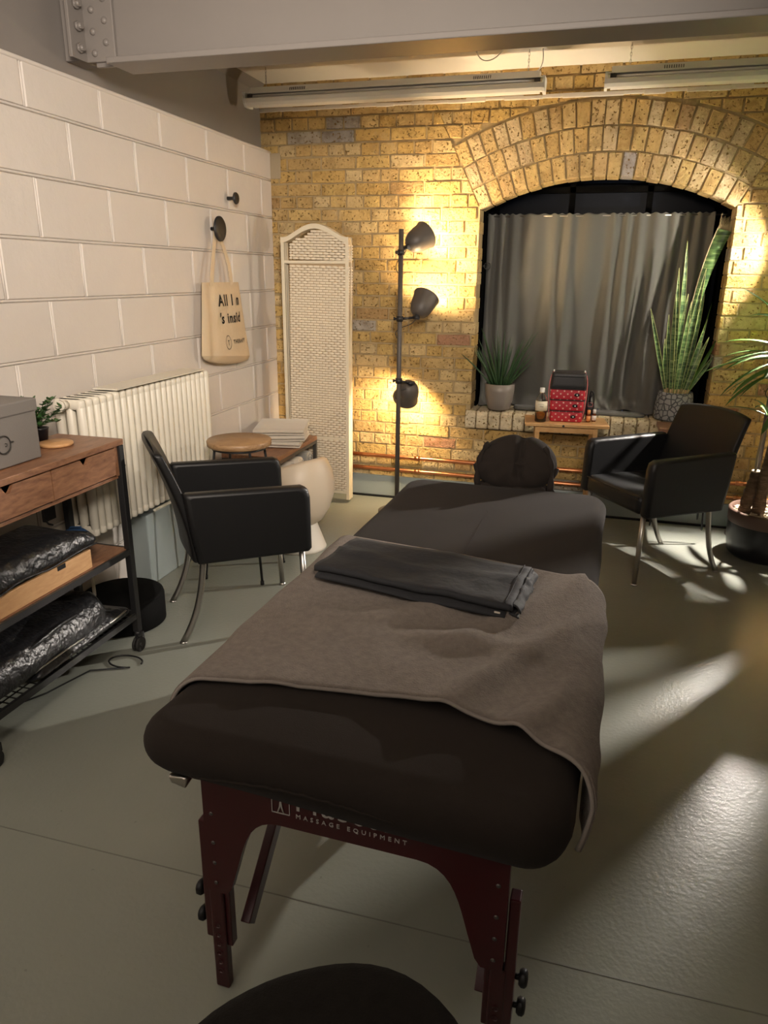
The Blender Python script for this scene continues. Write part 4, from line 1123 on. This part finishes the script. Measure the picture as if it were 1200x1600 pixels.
# ---------------- terry towel
t3=thing('terry_blanket','thick grey terry towel spread over the near half of the massage table','towel',tuple(tw((.05,-.42,TZ1))),TR)
off=.009
def yend(x,near):
    if near: return -.710-.085*((x-.0)/.40)**2*(1 if x<0 else .9)-.012*x/.4+.012*math.sin(x*9)
    return .075-.05*x/.4-.035*(x/.4)**2*(x>0)
def tow(i,j):
    # i across: arc length from left hem to right hem; j along: near -> far
    s=-.47-.03*j+ (.47+.03*j+.515)*i
    h=TW/2-TE*.8; side=1 if s>0 else -1; a_=abs(s)
    y_=yend(max(-.46,min(.5,s)),True)*(1-j)+yend(max(-.4,min(.4,s)),False)*j
    ke=max(0,(-y_-(TL/2-.13)))/.13; hw=h-.05*min(1.3,ke)**2
    R_=TE+off
    if a_<hw: x=a_; z=TZ1+off+.004
    else:
        u=a_-hw; 
        if u<R_*PI/2: x=hw+R_*.95*math.sin(u/R_); z=TZ1+.004*(1-u/(R_*PI/2))-TE+R_*math.cos(u/R_)
        else: x=hw+R_*.95+ (u-R_*PI/2)*(-.22 if side>0 else -.1); z=TZ1-TE-(u-R_*PI/2)
    p=Vector((side*x,y_,z))
    nn=noise.noise(Vector((s*4,y_*4,1)))*.014+noise.noise(Vector((s*10,y_*9,4)))*.006
    # soft folds running diagonally towards the right near corner
    f=0
    if side>0:
        for (c,wd,am) in ((.10,.030,.012),(.20,.024,.014),(.31,.022,.012),(.40,.018,.010)):
            d=(s-.30)*.62+(y_+.55)*-.35-(c-.25)
            f+=1.5*am*math.exp(-(d/wd)**2)*min(1,max(0,(s-.05)/.15))
    f+=.019*math.exp(-(((y_+.33)-.10*math.sin(s*7))/.05)**2)*max(0,1-abs(s+.02)/.30)
    f+=.016*math.exp(-(((y_+.50)-.05*math.sin(s*5+1))/.04)**2)*max(0,1-abs(s-.12)/.25)
    k=max(0,nn)+f*(1 if a_<hw else .35)
    if a_<hw: p.z+=k
    else:
        u=min(1,(a_-hw)/(R_*PI/2)); p.z+=k*(1-u); p.x+=side*k*u*1.2
    return p
m=MB(); m.grid(tow,110,80); ob=m.build('cloth',M['towel'],t3); 
loc=Matrix.Translation(Vector(tw((0,0,0)))-Vector(t3.location))
# cloth built in table coordinates: shift into the towel's own frame
shift=(t3.matrix_basis.inverted()@t.matrix_basis)
ob.data.transform(shift)
mo_=ob.modifiers.new('s','SOLIDIFY'); mo_.thickness=.007; mo_.offset=1
m=MB().tube([tow(i/110,0)+Vector((0,-.002,.001)) for i in range(111)],.0042,6); o=m.build('near_hem',M['hem'],t3); o.data.transform(shift)
m=MB().tube([tow(i/110,1)+Vector((0,.002,.001)) for i in range(111)],.0042,6); o=m.build('far_hem',M['hem'],t3); o.data.transform(shift)
# ---------------- folded charcoal sheet
def sheet():
    t4=thing('folded_sheet','folded charcoal cotton sheet lying on the grey towel','sheet',(1.715,-2.93,.70),0)
    c=[Vector((1.428,-3.02)),Vector((1.962,-3.118)),Vector((1.985,-2.865)),Vector((1.468,-2.785))]
    def surf(u,v,z,k=1):
        p=(c[0].lerp(c[1],u)).lerp(c[3].lerp(c[2],u),v); 
        sag=.006*noise.noise(Vector((u*3,v*2,0)))+.004*noise.noise(Vector((u*8,v*5,3)))
        cre=.006*math.exp(-((v-.30-.35*u+.0)/.05)**2)*(u>.35)*min(1,(u-.35)*6)+.005*math.exp(-((v-.55+.3*u)/.06)**2)*(u<.6)
        return Vector((p.x,p.y,z+(sag+cre)*k))
    zb=.702
    def layer(z0,h,name,d0=0,d1=1,seed=0,u0=0,u1=1,mt=None):
        m=MB(); n=22; nu=34
        sec=[(d0+.02,z0)]+[(d0+.02-.045*math.sin(a)*1.0,z0+h/2-h/2*math.cos(a)) for a in [PI*q/6 for q in range(1,6)]]+[(d0+(d1-d0)*q/12+.02*(q==0),z0+h) for q in range(0,13)]+[(d1+.012,z0+h*.6),(d1+.006,z0)]
        sec+= [(d0+(d1-d0)*q/6,z0) for q in range(5,0,-1)]
        rings=[]
        for a in range(nu+1):
            u=u0+(u1-u0)*a/nu; e=.0
            rings.append([surf(u+.006*noise.noise(Vector((v*4,z*90,seed))),v+.014*noise.noise(Vector((u*4,seed,z*40)))+.01*math.sin(u*5+seed),z,1.0 if z>z0+h*.4 or z0>zb+.01 else .0) for v,z in sec])
        m.loft(rings); return m.build(name,mt or M['sheet'],t4,world=True)
    layer(zb+.004,.012,'lower_fold',-.07,.93,1,.015,.975)
    layer(zb+.018,.018,'upper_fold',.0,1.0,5,0,1.0)
    m=MB(); m.grid(lambda i,j: surf(1.0+.038*i+.012*noise.noise(Vector((j*6,i*3,2))),.02+.96*j,zb+.034-.010*i-.010*i*i+.004*noise.noise(Vector((j*9,i*5,0)))),6,26); m.build('hem_band',M['sheet'],t4,world=True,solid=.002)
    m=MB(); m.grid(lambda i,j: surf(.99+.045*i+.015*noise.noise(Vector((j*7,i*3,8))),-.04+.9*j,zb+.018-.010*i+.004*noise.noise(Vector((j*11,i*5,7)))),6,26); m.build('hem_band',M['sheet'],t4,world=True,solid=.002)
    m=MB(); m.tube([surf(.965,j/20,zb+.0385) for j in range(21)],.0012,5); m.build('seam',M['sheet'],t4,world=True)
    q=surf(.94,-.06,zb+.018); m=MB().box((q.x,q.y-.004,q.z),(.014,.002,.004),rz=-.18); m.build('care_label',M['linen'],t4,world=True)
sheet()
# ---------------- near stool (bottom of the picture)
t=thing('saddle_stool','black fabric stool seat at the bottom edge, in front of the massage table','stool',(1.865,-4.16,0),0)
m=MB(); rings=[]
out=[]
for k in range(48):
    a=2*PI*k/48; r=.205*(1+.04*math.cos(3*(a-1.15))+.02*math.cos(2*a)); out.append((r*math.cos(a),r*math.sin(a)*1.06))
for (s_,z) in ((.55,.468),(.90,.472),(.975,.485),(1.0,.505),(.99,.525),(.95,.540),(.86,.550),(.65,.554),(.35,.553),(.01,.552)):
    rings.append([Vector((x*s_,y*s_,z+.006*noise.noise(Vector((x*7,y*7,0)))*s_)) for x,y in out])
m.loft(rings); m.build('seat',M['felt'],t)
m=MB(); m.lathe([(.09,.462),(.11,.470)],n=20,capa=True,capb=True); m.cyl((0,0,.20),(0,0,.47),.016); m.build('gas_lift',M['satin'],t)
m=MB(); m.cyl((0,0,.09),(0,0,.24),.026); m.build('column',M['black_metal'],t)
for k in range(5):
    a=2*PI*k/5+.3; d=Vector((math.cos(a),math.sin(a),0))
    m=MB().tube([d*.02+Vector((0,0,.11)),d*.13+Vector((0,0,.095)),d*.24+Vector((0,0,.072))],[.020,.016,.012],8); l=m.build('star_arm',M['black_metal'],t)
    n_=Vector((-d.y,d.x,0)); c=d*.24+Vector((0,0,.026))
    m=MB(); m.tube([c-n_*.020,c-n_*.006],.026,16); m.tube([c+n_*.006,c+n_*.020],.026,16); m.tube([c-n_*.02,c+n_*.02],.007,8); m.cyl(c+Vector((0,0,.0)),c+Vector((0,0,.05)),.007,n=8); m.build('castor',M['rubber'],l)
# ================================================================= SIDE TABLE BY THE WINDOW
random.seed(11)
TC=(1.975,-.300); ts=math.radians(6); zt=.665
t=thing('side_table','small pale oak side table below the window sill','side table',(TC[0],TC[1],0),ts)
m=MB().box((0,0,zt-.009),(.475,.27,.018)); m.build('top',M['oak'],t,bevel=.003)
for x in (-.165,.165):
    for y in (-.10,.10):
        m=MB().box((x,y,(zt-.018)/2),(.026,.026,zt-.018)); m.build('leg',M['oak'],t,bevel=.002)
m=MB(); m.box((0,-.10,zt-.040),(.33,.018,.030)); m.box((0,.10,zt-.040),(.33,.018,.030)); m.box((-.165,0,zt-.040),(.018,.20,.030)); m.box((.165,0,zt-.040),(.018,.20,.030)); m.build('rail',M['oak'],t)
m=MB().lathe([(.0001,.001),(.006,.0008),(.007,0)],(-.02,-.1355,zt-.010),12,R=Matrix.Rotation(PI/2,3,'X')); m.build('screw_cap',M['ink'],t)
# red polka dot vanity bag
t=thing('makeup_bag','red polka dot case of three tiers with a black mesh lid, on the side table','bag',(1.972,-.285,zt+.001),math.radians(3))
W,Dp=.185,.15
for k in range(3):
    ww=W+ .008*k; z=k*.064
    m=MB(); pad(m,0,0,z,z+.061,ww,Dp,.018,.008,5,3); tr=m.build('tier',M['polka'],t)
    m=MB(); m.tube(rrect(0,0,ww+.001,Dp+.001,.018,z+.0625,5),.0026,6,closed=True); m.build('zip',M['meshfab'],tr)
    q=MB(); ox=.052-.006*(2-k)*1.0+.0; q.lathe([(.0001,.0015),(.013,.0012),(.0155,0)],(ox,-Dp/2-.001,z+.032),20,R=Matrix.Rotation(PI/2,3,'X')); 
    for i,p in enumerate(q.v): p.z=(p.z-(z+.032))*.66+z+.032
    bdg=q.build('badge',M['blackplastic'],tr)
    q=MB().box((ox+.001,-Dp/2-.003,z+.032),(.008,.001,.007)); q.build('badge_mark',M['labelw'],bdg)
m=MB()
rings=[rrect(0,0,W+.022-.004*i,Dp-.002*i,.02,.193+.028*i/1.0*1.0,5) for i in range(4)]
rings.append(rrect(0,0,W-.01,Dp-.03,.02,.284,5)); m.loft(rings); m.build('mesh_lid',M['meshfab'],t,bevel=.003)
m=MB(); m.box((.0,-Dp/2-.001,.205),(W+.0,.003,.008)); m.box((0,-Dp/2+.001,.262),(W-.01,.003,.006)); m.build('lid_trim',M['blackplastic'],t)
for s in (-1,1):
    m=MB().lathe([(.0001,0),(.004,.0),(.005,.006),(.003,.013),(.0001,.014)],(s*(W/2-.005),-.02,.282),10); m.build('zip_end',M['labelw'],t)
    m=MB().tube(bez([(s*(W/2-.004),-.03,.285),(s*(W/2+.02),-.035,.25),(s*(W/2+.022),-.03,.17),(s*(W/2+.004),-.03,.0+.01)],14),.003,6); m.build('piping',M['pink'],t)
m=MB(); m.tube(bez([(W/2+.008,.02,.01),(W/2+.030,.02,.10),(W/2+.028,.02,.22),(W/2,.0,.28)],12),.005,6,flat=.5); m.build('side_strap',M['blackplastic'],t)
# oil bottle
t=thing('oil_bottle','clear bottle half full of amber oil with a white cap, left of the red case','bottle',(1.832,-.385,zt+.001))
r=.0335
m=MB().lathe([(.001,0),(r-.003,0),(r,.004),(r,.125),(r-.003,.137),(r-.010,.150),(.0125,.163),(.0120,.178),(.010,.178),(.0105,.163),(r-.012,.148),(r-.005,.136),(r-.002,.124),(r-.002,.005),(.001,.003)],n=32); m.build('glass',M['glass'],t)
m=MB().lathe([(.001,.0035),(r-.0024,.0055),(r-.0024,.052),(.001,.052)],n=32); m.build('oil',M['oil'],t)
m=MB().lathe([(r+.0005,.066),(r+.0005,.122)],n=40); m.build('paper_label',M['label'],t,solid=.0004)
m=MB().lathe([(.001,.170),(.0140,.170),(.0145,.172),(.0140,.196),(.001,.197)],n=24,capa=True); m.build('cap',M['labelw'],t)
m=MB().box((.004,-r-.001,.092),(.022,.0006,.0016)); m.box((.0,-r-.001,.104),(.034,.0006,.001)); m.build('label_print',M['ink'],t)
m=MB().tube([(.0,0,.170),(.003,.002,.06)],.0022,6); m.build('dip_tube',M['pink'],t)
for (x,y,cap_,lb,lab) in ((2.104,-.315,'orange','orange','small amber bottle with an orange label on the side table'),(2.135,-.290,'labelw','labelw','small amber bottle with a white cap at the right end of the side table')):
    t=thing('essential_oil_bottle',lab,'bottle',(x,y,zt+.001),0,None)
    m=MB().lathe([(.001,0),(.0115,0),(.0125,.003),(.0125,.040),(.006,.048),(.006,.052),(.001,.052)],n=20); m.build('glass',M['amber'],t)
    m=MB().lathe([(.0130,.008),(.0130,.036)],n=24); m.build('paper_label',M[lb],t,solid=.0003)
    m=MB().lathe([(.001,.049),(.0090,.049),(.0092,.070),(.001,.071)],n=18,capa=True); m.build('cap',M[cap_],t)
t=thing('pump_bottle','black dispenser bottle with a looped strap behind the two small amber bottles','bottle',(2.108,-.235,zt+.001))
m=MB(); pad(m,0,0,0,.095,.045,.030,.010,.004,4,2); m.build('body',M['blackplastic'],t)
m=MB(); 
for (a,b_) in (((-.013,.080),(.013,.080)),((.013,.080),(.013,.102)),((.013,.102),(-.013,.102)),((-.013,.102),(-.013,.080))): m.bar((a[0],-.016,a[1]),(b_[0],-.016,b_[1]),.0016,.0016)
m.build('printed_square',M['pink'],t)
m=MB().tube(bez([(-.01,0,.09),(-.012,0,.17),(.0,.0,.19),(.012,0,.175),(.02,0,.14),(.018,0,.09)],14),.004,8); m.build('strap',M['blackplastic'],t)
m=MB(); m.tube([(0,0,.0),(0,0,.14)],.006,8); m.box((.0,-.01,.145),(.014,.03,.01)); m.build('pump',M['blackplastic'],t)
# jar on the sill, far right
t=thing('sill_jar','small brown labelled jar at the right end of the window sill','jar',(2.725,.055,WZ0))
m=MB().lathe([(.001,0),(.024,0),(.026,.004),(.026,.060),(.022,.066),(.001,.066)],n=24); m.build('glass',M['amber'],t)
m=MB().lathe([(.0265,.012),(.0265,.050)],n=24); m.build('paper_label',M['label'],t,solid=.0003)
m=MB().lathe([(.001,.064),(.0235,.064),(.0235,.078),(.001,.079)],n=24); m.build('lid',M['satin'],t)
# hairpin table behind the right chair
t=thing('hairpin_table','small wood topped table with black hairpin legs behind the right armchair','side table',(2.655,-.275,0),0)
m=MB().box((0,0,.655),(.32,.22,.022)); m.build('top',M['rustic'],t,bevel=.002)
for (sx,sy) in ((-1,-1),(1,-1),(-1,1),(1,1)):
    x,y=sx*.135,sy*.10; m=MB()
    m.tube(bez([(x-.03*sx,y,.645),(x+.012*sx,y+.008*sy,.02),(x+.018*sx,y+.012*sy,-.012),(x,y-.02*sy,.02),(x,y-.035*sy,.645)],16),.005,6)
    for p in m.v: p.z=max(p.z,.001)
    m.build('leg',M['black_metal'],t)
# ================================================================= PLANTS
def blade(mb,p0,d,L,w,droop=0,nseg=9,cup=.25,tw=0,tip=.05,wprof=None,side=None):
    p=Vector(p0); d=Vector(d).normalized(); st=L/nseg; rings=[]
    s0=Vector(side).normalized() if side is not None else None
    for i in range(nseg+1):
        u=i/nseg; s=(s0 if s0 is not None else d.cross(Vector((0,0,1)))); 
        if s.length<.05: s=Vector((1,0,0))
        s=(s-d*s.dot(d)).normalized()
        s=Matrix.Rotation(tw*u,3,d)@s; nrm=s.cross(d)
        ww=w*(wprof(u) if wprof else max(tip,math.sin(PI*min(1,(u*.82+.16)))**.6 if u<1 else tip))
        if i==nseg and not wprof: ww=w*.03
        rings.append([p-s*ww/2+nrm*ww*cup,p-s*ww*.25+nrm*ww*cup*.3,p.copy(),p+s*ww*.25+nrm*ww*cup*.3,p+s*ww/2+nrm*ww*cup])
        p=p+d*st; d=(d+Vector((0,0,-droop/nseg))).normalized()
    mb.loft(rings,cap=False,closed=False)
    return rings
# left sill plant
t=thing('spiky_plant','spiky dark green plant in a taupe pot at the left end of the window sill','potted plant',(1.535,.045,WZ0+.002))
m=MB().lathe([(.001,0),(.058,0),(.070,.008),(.086,.06),(.093,.12),(.094,.168),(.089,.169),(.087,.15),(.001,.148)],n=40); m.build('pot',M['potgrey'],t)
m=MB().lathe([(.074,.148),(.04,.153),(.001,.155)],n=24); m.build('soil',M['soil'],t)
for k in range(44):
    a=2*PI*k*.618; r_=.055*math.sqrt((k+.5)/44); lean=.08+.95*(r_/.055)*rnd(.35,1)
    L=rnd(.20,.40) if lean<.7 else rnd(.2,.34)
    base=Vector((r_*math.cos(a),r_*math.sin(a)*.8,.15)); dd=Vector((math.cos(a)*lean,math.sin(a)*lean*.45-.05,1))
    if dd.y>0: dd.y*=.3
    m=MB(); p=base.copy(); dd.normalize(); pts=[p.copy()]; 
    for q in range(6): p=p+dd*L/6; pts.append(p.copy()); dd=(dd+Vector((0,0,-.045*lean))).normalized()
    m.tube(pts,[.0055,.0058,.0055,.005,.004,.0028,.0008],6); m.build('leaf',M['gleaf'],t)
# snake plant
t=thing('snake_plant','tall variegated snake plant in a cracked grey stone pot on the window sill','potted plant',(2.605,.072,WZ0+.002))
m=MB().lathe([(.001,0),(.108,0),(.116,.008),(.112,.08),(.101,.155),(.098,.168),(.090,.168),(.090,.15),(.001,.148)],n=40); m.build('pot',M['crack'],t)
m=MB().lathe([(.083,.15),(.001,.156)],n=24); m.build('soil',M['soil'],t)
def S(x0,y0,x1,z1,w,droop=0,yy=0,tw=.5,m_='snake'):
    b=Vector((x0,y0,.145)); e=Vector((x1,y0+yy,z1)); mb=MB(); w*=.80; L=(e-b).length
    wp=lambda u: (.55+.9*u if u<.45 else .955*(1-((u-.45)/.55)**2.2))+.02
    rg=blade(mb,b,(e-b)+Vector((0,0,droop*L*.5)),L,w,droop,12,.22,tw,wprof=wp,side=(1,rnd(-.5,.5),0)); l=mb.build('leaf',M[m_],t)
    if m_=='snake':
        q=MB()
        for k in (0,4): q.tube([r_[k] for r_ in rg],.0011,4)
        q.build('leaf_margin',M['snakeedge'],l)
    q=MB().tube([b+Vector((0,0,-.002)),b+((e-b).normalized())*.04],[w*.28,w*.22],8); q.build('leaf_base',M['stem'],l)
for a in ((-.055,-.02,-.205,.655,.030),(-.045,.02,-.095,.62,.034),(-.03,-.03,-.075,.74,.036),(-.02,.0,-.072,.885,.036),(-.045,.03,.0,.74,.036),
          (0,.02,-.045,1.035,.042),(-.01,-.03,.015,.70,.034),(.01,-.02,.075,.885,.044),(.03,.02,.09,.74,.042),(.035,-.02,.12,.60,.036),(.045,-.03,.14,.50,.036),
          (.05,0,.115,.46,.034),(.055,.01,.20,.42,.03),(-.06,.01,-.10,.48,.032),(.02,.03,.03,.60,.036)):
    S(*a,yy=rnd(-.015,.02),tw=rnd(-.5,.5))
S(.05,.015,.135,.70,.030,.35,tw=.8,m_='yleaf'); S(.06,.0,.20,.52,.036,.2,tw=.6,m_='yleaf'); S(.055,.02,.19,.36,.030,.4,tw=.4,m_='gleaf')
# broad split leaf with a dried fringe
mb=MB(); b=Vector((.02,.02,.145)); 
pts=bez([b,(.03,.03,.60),(.055,.0,.85),(.145,-.02,1.09)],12); rings=[]
for i,p in enumerate(pts):
    u=i/12; w=.030+.048*u**1.4; s=Vector((.93,-.25,-.28 if u>.5 else 0)).normalized(); n_=Vector((.2,-1,0)).normalized()
    rings.append([p-s*w/2-n_*w*.15,p-s*w*.25,p,p+s*w*.25,p+s*w/2-n_*w*.15])
mb.loft(rings,cap=False,closed=False); bl_=mb.build('broad_leaf',M['snake'],t)
mb=MB()
for k in range(20):
    u=k/19; e=rings[-1][0].lerp(rings[-1][4],u); d=(pts[-1]-pts[-3]).normalized(); j=rnd(.8,1.15)
    mb.tube([e-d*.05,e+d*.02,e+d*.045*j+Vector(((u-.5)*.022,-.01,0)),e+d*.075*j+Vector(((u-.5)*.035,-.018,.0))],[.0022,.0020,.0013,.0006],4)
mb.tube([r_[0] for r_ in rings[4:]],.004,5)
mb.build('dried_fringe',M['dry'],bl_)
# yucca by the right edge
t=thing('potted_yucca','tall yucca with two bare trunks in a black pot, cut by the right edge','potted plant',(3.115,-.46,0))
m=MB().lathe([(.001,0),(.165,0),(.185,.02),(.200,.10),(.203,.20)],n=44); m.build('pot',M['potblack'],t)
m=MB().lathe([(.203,.195),(.206,.20),(.208,.262),(.203,.268),(.192,.268),(.190,.22),(.19,.20)],n=44); m.build('pot_rim',M['potbrown'],t)
m=MB().lathe([(.190,.236),(.001,.240)],n=30)
for k in range(150):
    a=rnd(0,2*PI); r_=.183*math.sqrt(rnd(0,1)); s=rnd(.007,.013); c=Vector((r_*math.cos(a),r_*math.sin(a),.240+s*.3)); 
    m.lathe([(.001,-s*.6),(s,0),(s*.8,s*.4),(.001,s*.6)],c,6)
tag(m.build('pebbles',M['pebble'],t),kind='stuff')
def trunk(pts,rs):
    m=MB(); m.tube(bez(pts,14),[rs[0]+(rs[1]-rs[0])*i/14+ .003*math.sin(i*2.1) for i in range(15)],14)
    return m.build('trunk',M['bark'],t)
trunk([(-.125,.0,.235),(-.13,.0,.33),(-.105,.01,.40),(-.10,.01,.47)],(.034,.025)); trunk([(-.06,-.01,.235),(-.065,-.01,.5),(-.03,-.02,.8),(.02,-.03,1.02)],(.033,.026)); trunk([(.06,.06,.235),(.07,.06,.6),(.12,.06,.8)],(.022,.018))
m=MB().lathe([(.020,0),(.026,.006),(.020,.012)],(-.10,.01,.47),12,capa=True,capb=True); m.build('cut_top',M['pebble'],t)
m=MB().tube(bez([(-.105,0,.46),(-.12,-.01,.6),(-.10,-.01,.7),(-.09,-.01,.78)],8),.007,8); m.build('stem',M['dry'],t)
def ylf(b,d,L,w,dr): 
    mb=MB(); blade(mb,b,d,L,w,dr,10,.18,rnd(-.3,.3)); mb.build('leaf',M['yleaf'],t)
cr=Vector((.05,-.04,.99))
# leaves that reach into view on the left of the crown
for (d,L,w,dr) in (((-1,-.25,.62),.46,.034,1.3),((-1,-.1,.30),.44,.034,1.35),((-.9,-.45,.1),.42,.032,1.1),((-.8,-.5,.5),.50,.036,1.5),((-1,.0,.9),.46,.034,1.35),((-.75,-.2,.05),.46,.034,1.2)):
    ylf(cr+Vector((0,0,rnd(0,.06))),d,L,w,dr)
for d in ((-.45,-1,.35),(.0,-1,.05)):
    ylf(cr+Vector((0,0,.05+rnd(0,.06))),d,rnd(.38,.5),.046,1.0)
for k in range(34):
    a=2*PI*k*.618; el=rnd(.1,1.4); d=(math.cos(a)*math.cos(el),math.sin(a)*math.cos(el),math.sin(el))
    if d[1]>.3: d=(d[0],d[1]*.5,d[2])
    if d[1]<-.2 and d[2]>.5: d=(d[0],d[1],.5)
    ylf(cr+Vector((0,0,.05+.0015*k)),d,rnd(.38,.58),rnd(.036,.050),rnd(.7,1.4))
for k in range(12):
    a=2*PI*k/12+.2; el=rnd(.2,1.1); d=(math.cos(a)*math.cos(el)*.8,math.sin(a)*math.cos(el)*.6,math.sin(el)); ylf(Vector((-.09,-.01,.78)) if k%2 else Vector((.12,.05,.8)),d,rnd(.16,.24),.026,rnd(.6,1.6))
# wide hanging leaf in front
ylf(Vector((.0,-.12,.90)),(-.5,-.3,-.3),.26,.05,.9)
# ================================================================= LIGHT AND CAMERA
def light(kind,name,loc,energy,col,rot=None,size=None,**k):
    l=bpy.data.lights.new(name,kind); l.energy=energy; l.color=col
    if size: l.size=size
    for a,b in k.items(): setattr(l,a,b)
    o=bpy.data.objects.new(name,l); COL.objects.link(o); o.location=loc
    if rot: o.rotation_euler=rot
    return o
# added fill lights, out of view, standing in for the room's general light
light('AREA','wall_fill',(1.75,-4.55,2.36),10,(1,.86,.74),rot=Vector((1,-.60,.14)).to_track_quat('Z','Y').to_euler(),size=.5,spread=math.radians(125))  # added to brighten the left wall and beam, no fixture there
light('AREA','corner_fill',(2.35,-4.7,2.2),6.5,(1,.87,.74),rot=Vector((2.0,-4.3,.85)).to_track_quat('Z','Y').to_euler(),size=.4,spread=math.radians(70))  # unseen fill added for the back-left corner and screen
light('AREA','room_fill',(1.2,-5.4,2.2),4.5,(1,.88,.76),rot=Vector((0,-1,.35)).to_track_quat('Z','Y').to_euler(),size=1.0)  # broad soft fill added behind the camera, not a real lamp
w=bpy.data.worlds.new('night'); sc.world=w; w.use_nodes=True
w.node_tree.nodes['Background'].inputs[0].default_value=(.03,.045,.08,1); w.node_tree.nodes['Background'].inputs[1].default_value=.5
cam=bpy.data.cameras.new('camera'); co=bpy.data.objects.new('camera',cam); COL.objects.link(co); sc.camera=co
f,pi_,ya,ro,cx,D,h=1133.59,.3164,.2711,.0116,2.0853,4.705,1.477
fw=Vector((-math.sin(ya)*math.cos(pi_),math.cos(ya)*math.cos(pi_),-math.sin(pi_))); r_=Vector((math.cos(ya),math.sin(ya),0)); u_=r_.cross(fw)
r2=r_*math.cos(ro)+u_*math.sin(ro); u2=u_*math.cos(ro)-r_*math.sin(ro)
co.matrix_world=Matrix(((r2.x,u2.x,-fw.x,cx),(r2.y,u2.y,-fw.y,-D),(r2.z,u2.z,-fw.z,h),(0,0,0,1)))
cam.sensor_fit='VERTICAL'; cam.sensor_height=32; cam.lens=32*f/1600; cam.clip_start=.02
sc.view_settings.view_transform='Standard'; sc.view_settings.look='None'; sc.view_settings.gamma=1; sc.view_settings.use_curve_mapping=False
sc.view_settings.exposure=EXPO
sc.cycles.use_denoising=True; sc.cycles.max_bounces=8; sc.cycles.diffuse_bounces=5; sc.cycles.sample_clamp_indirect=6; sc.cycles.caustics_reflective=False; sc.cycles.caustics_refractive=False
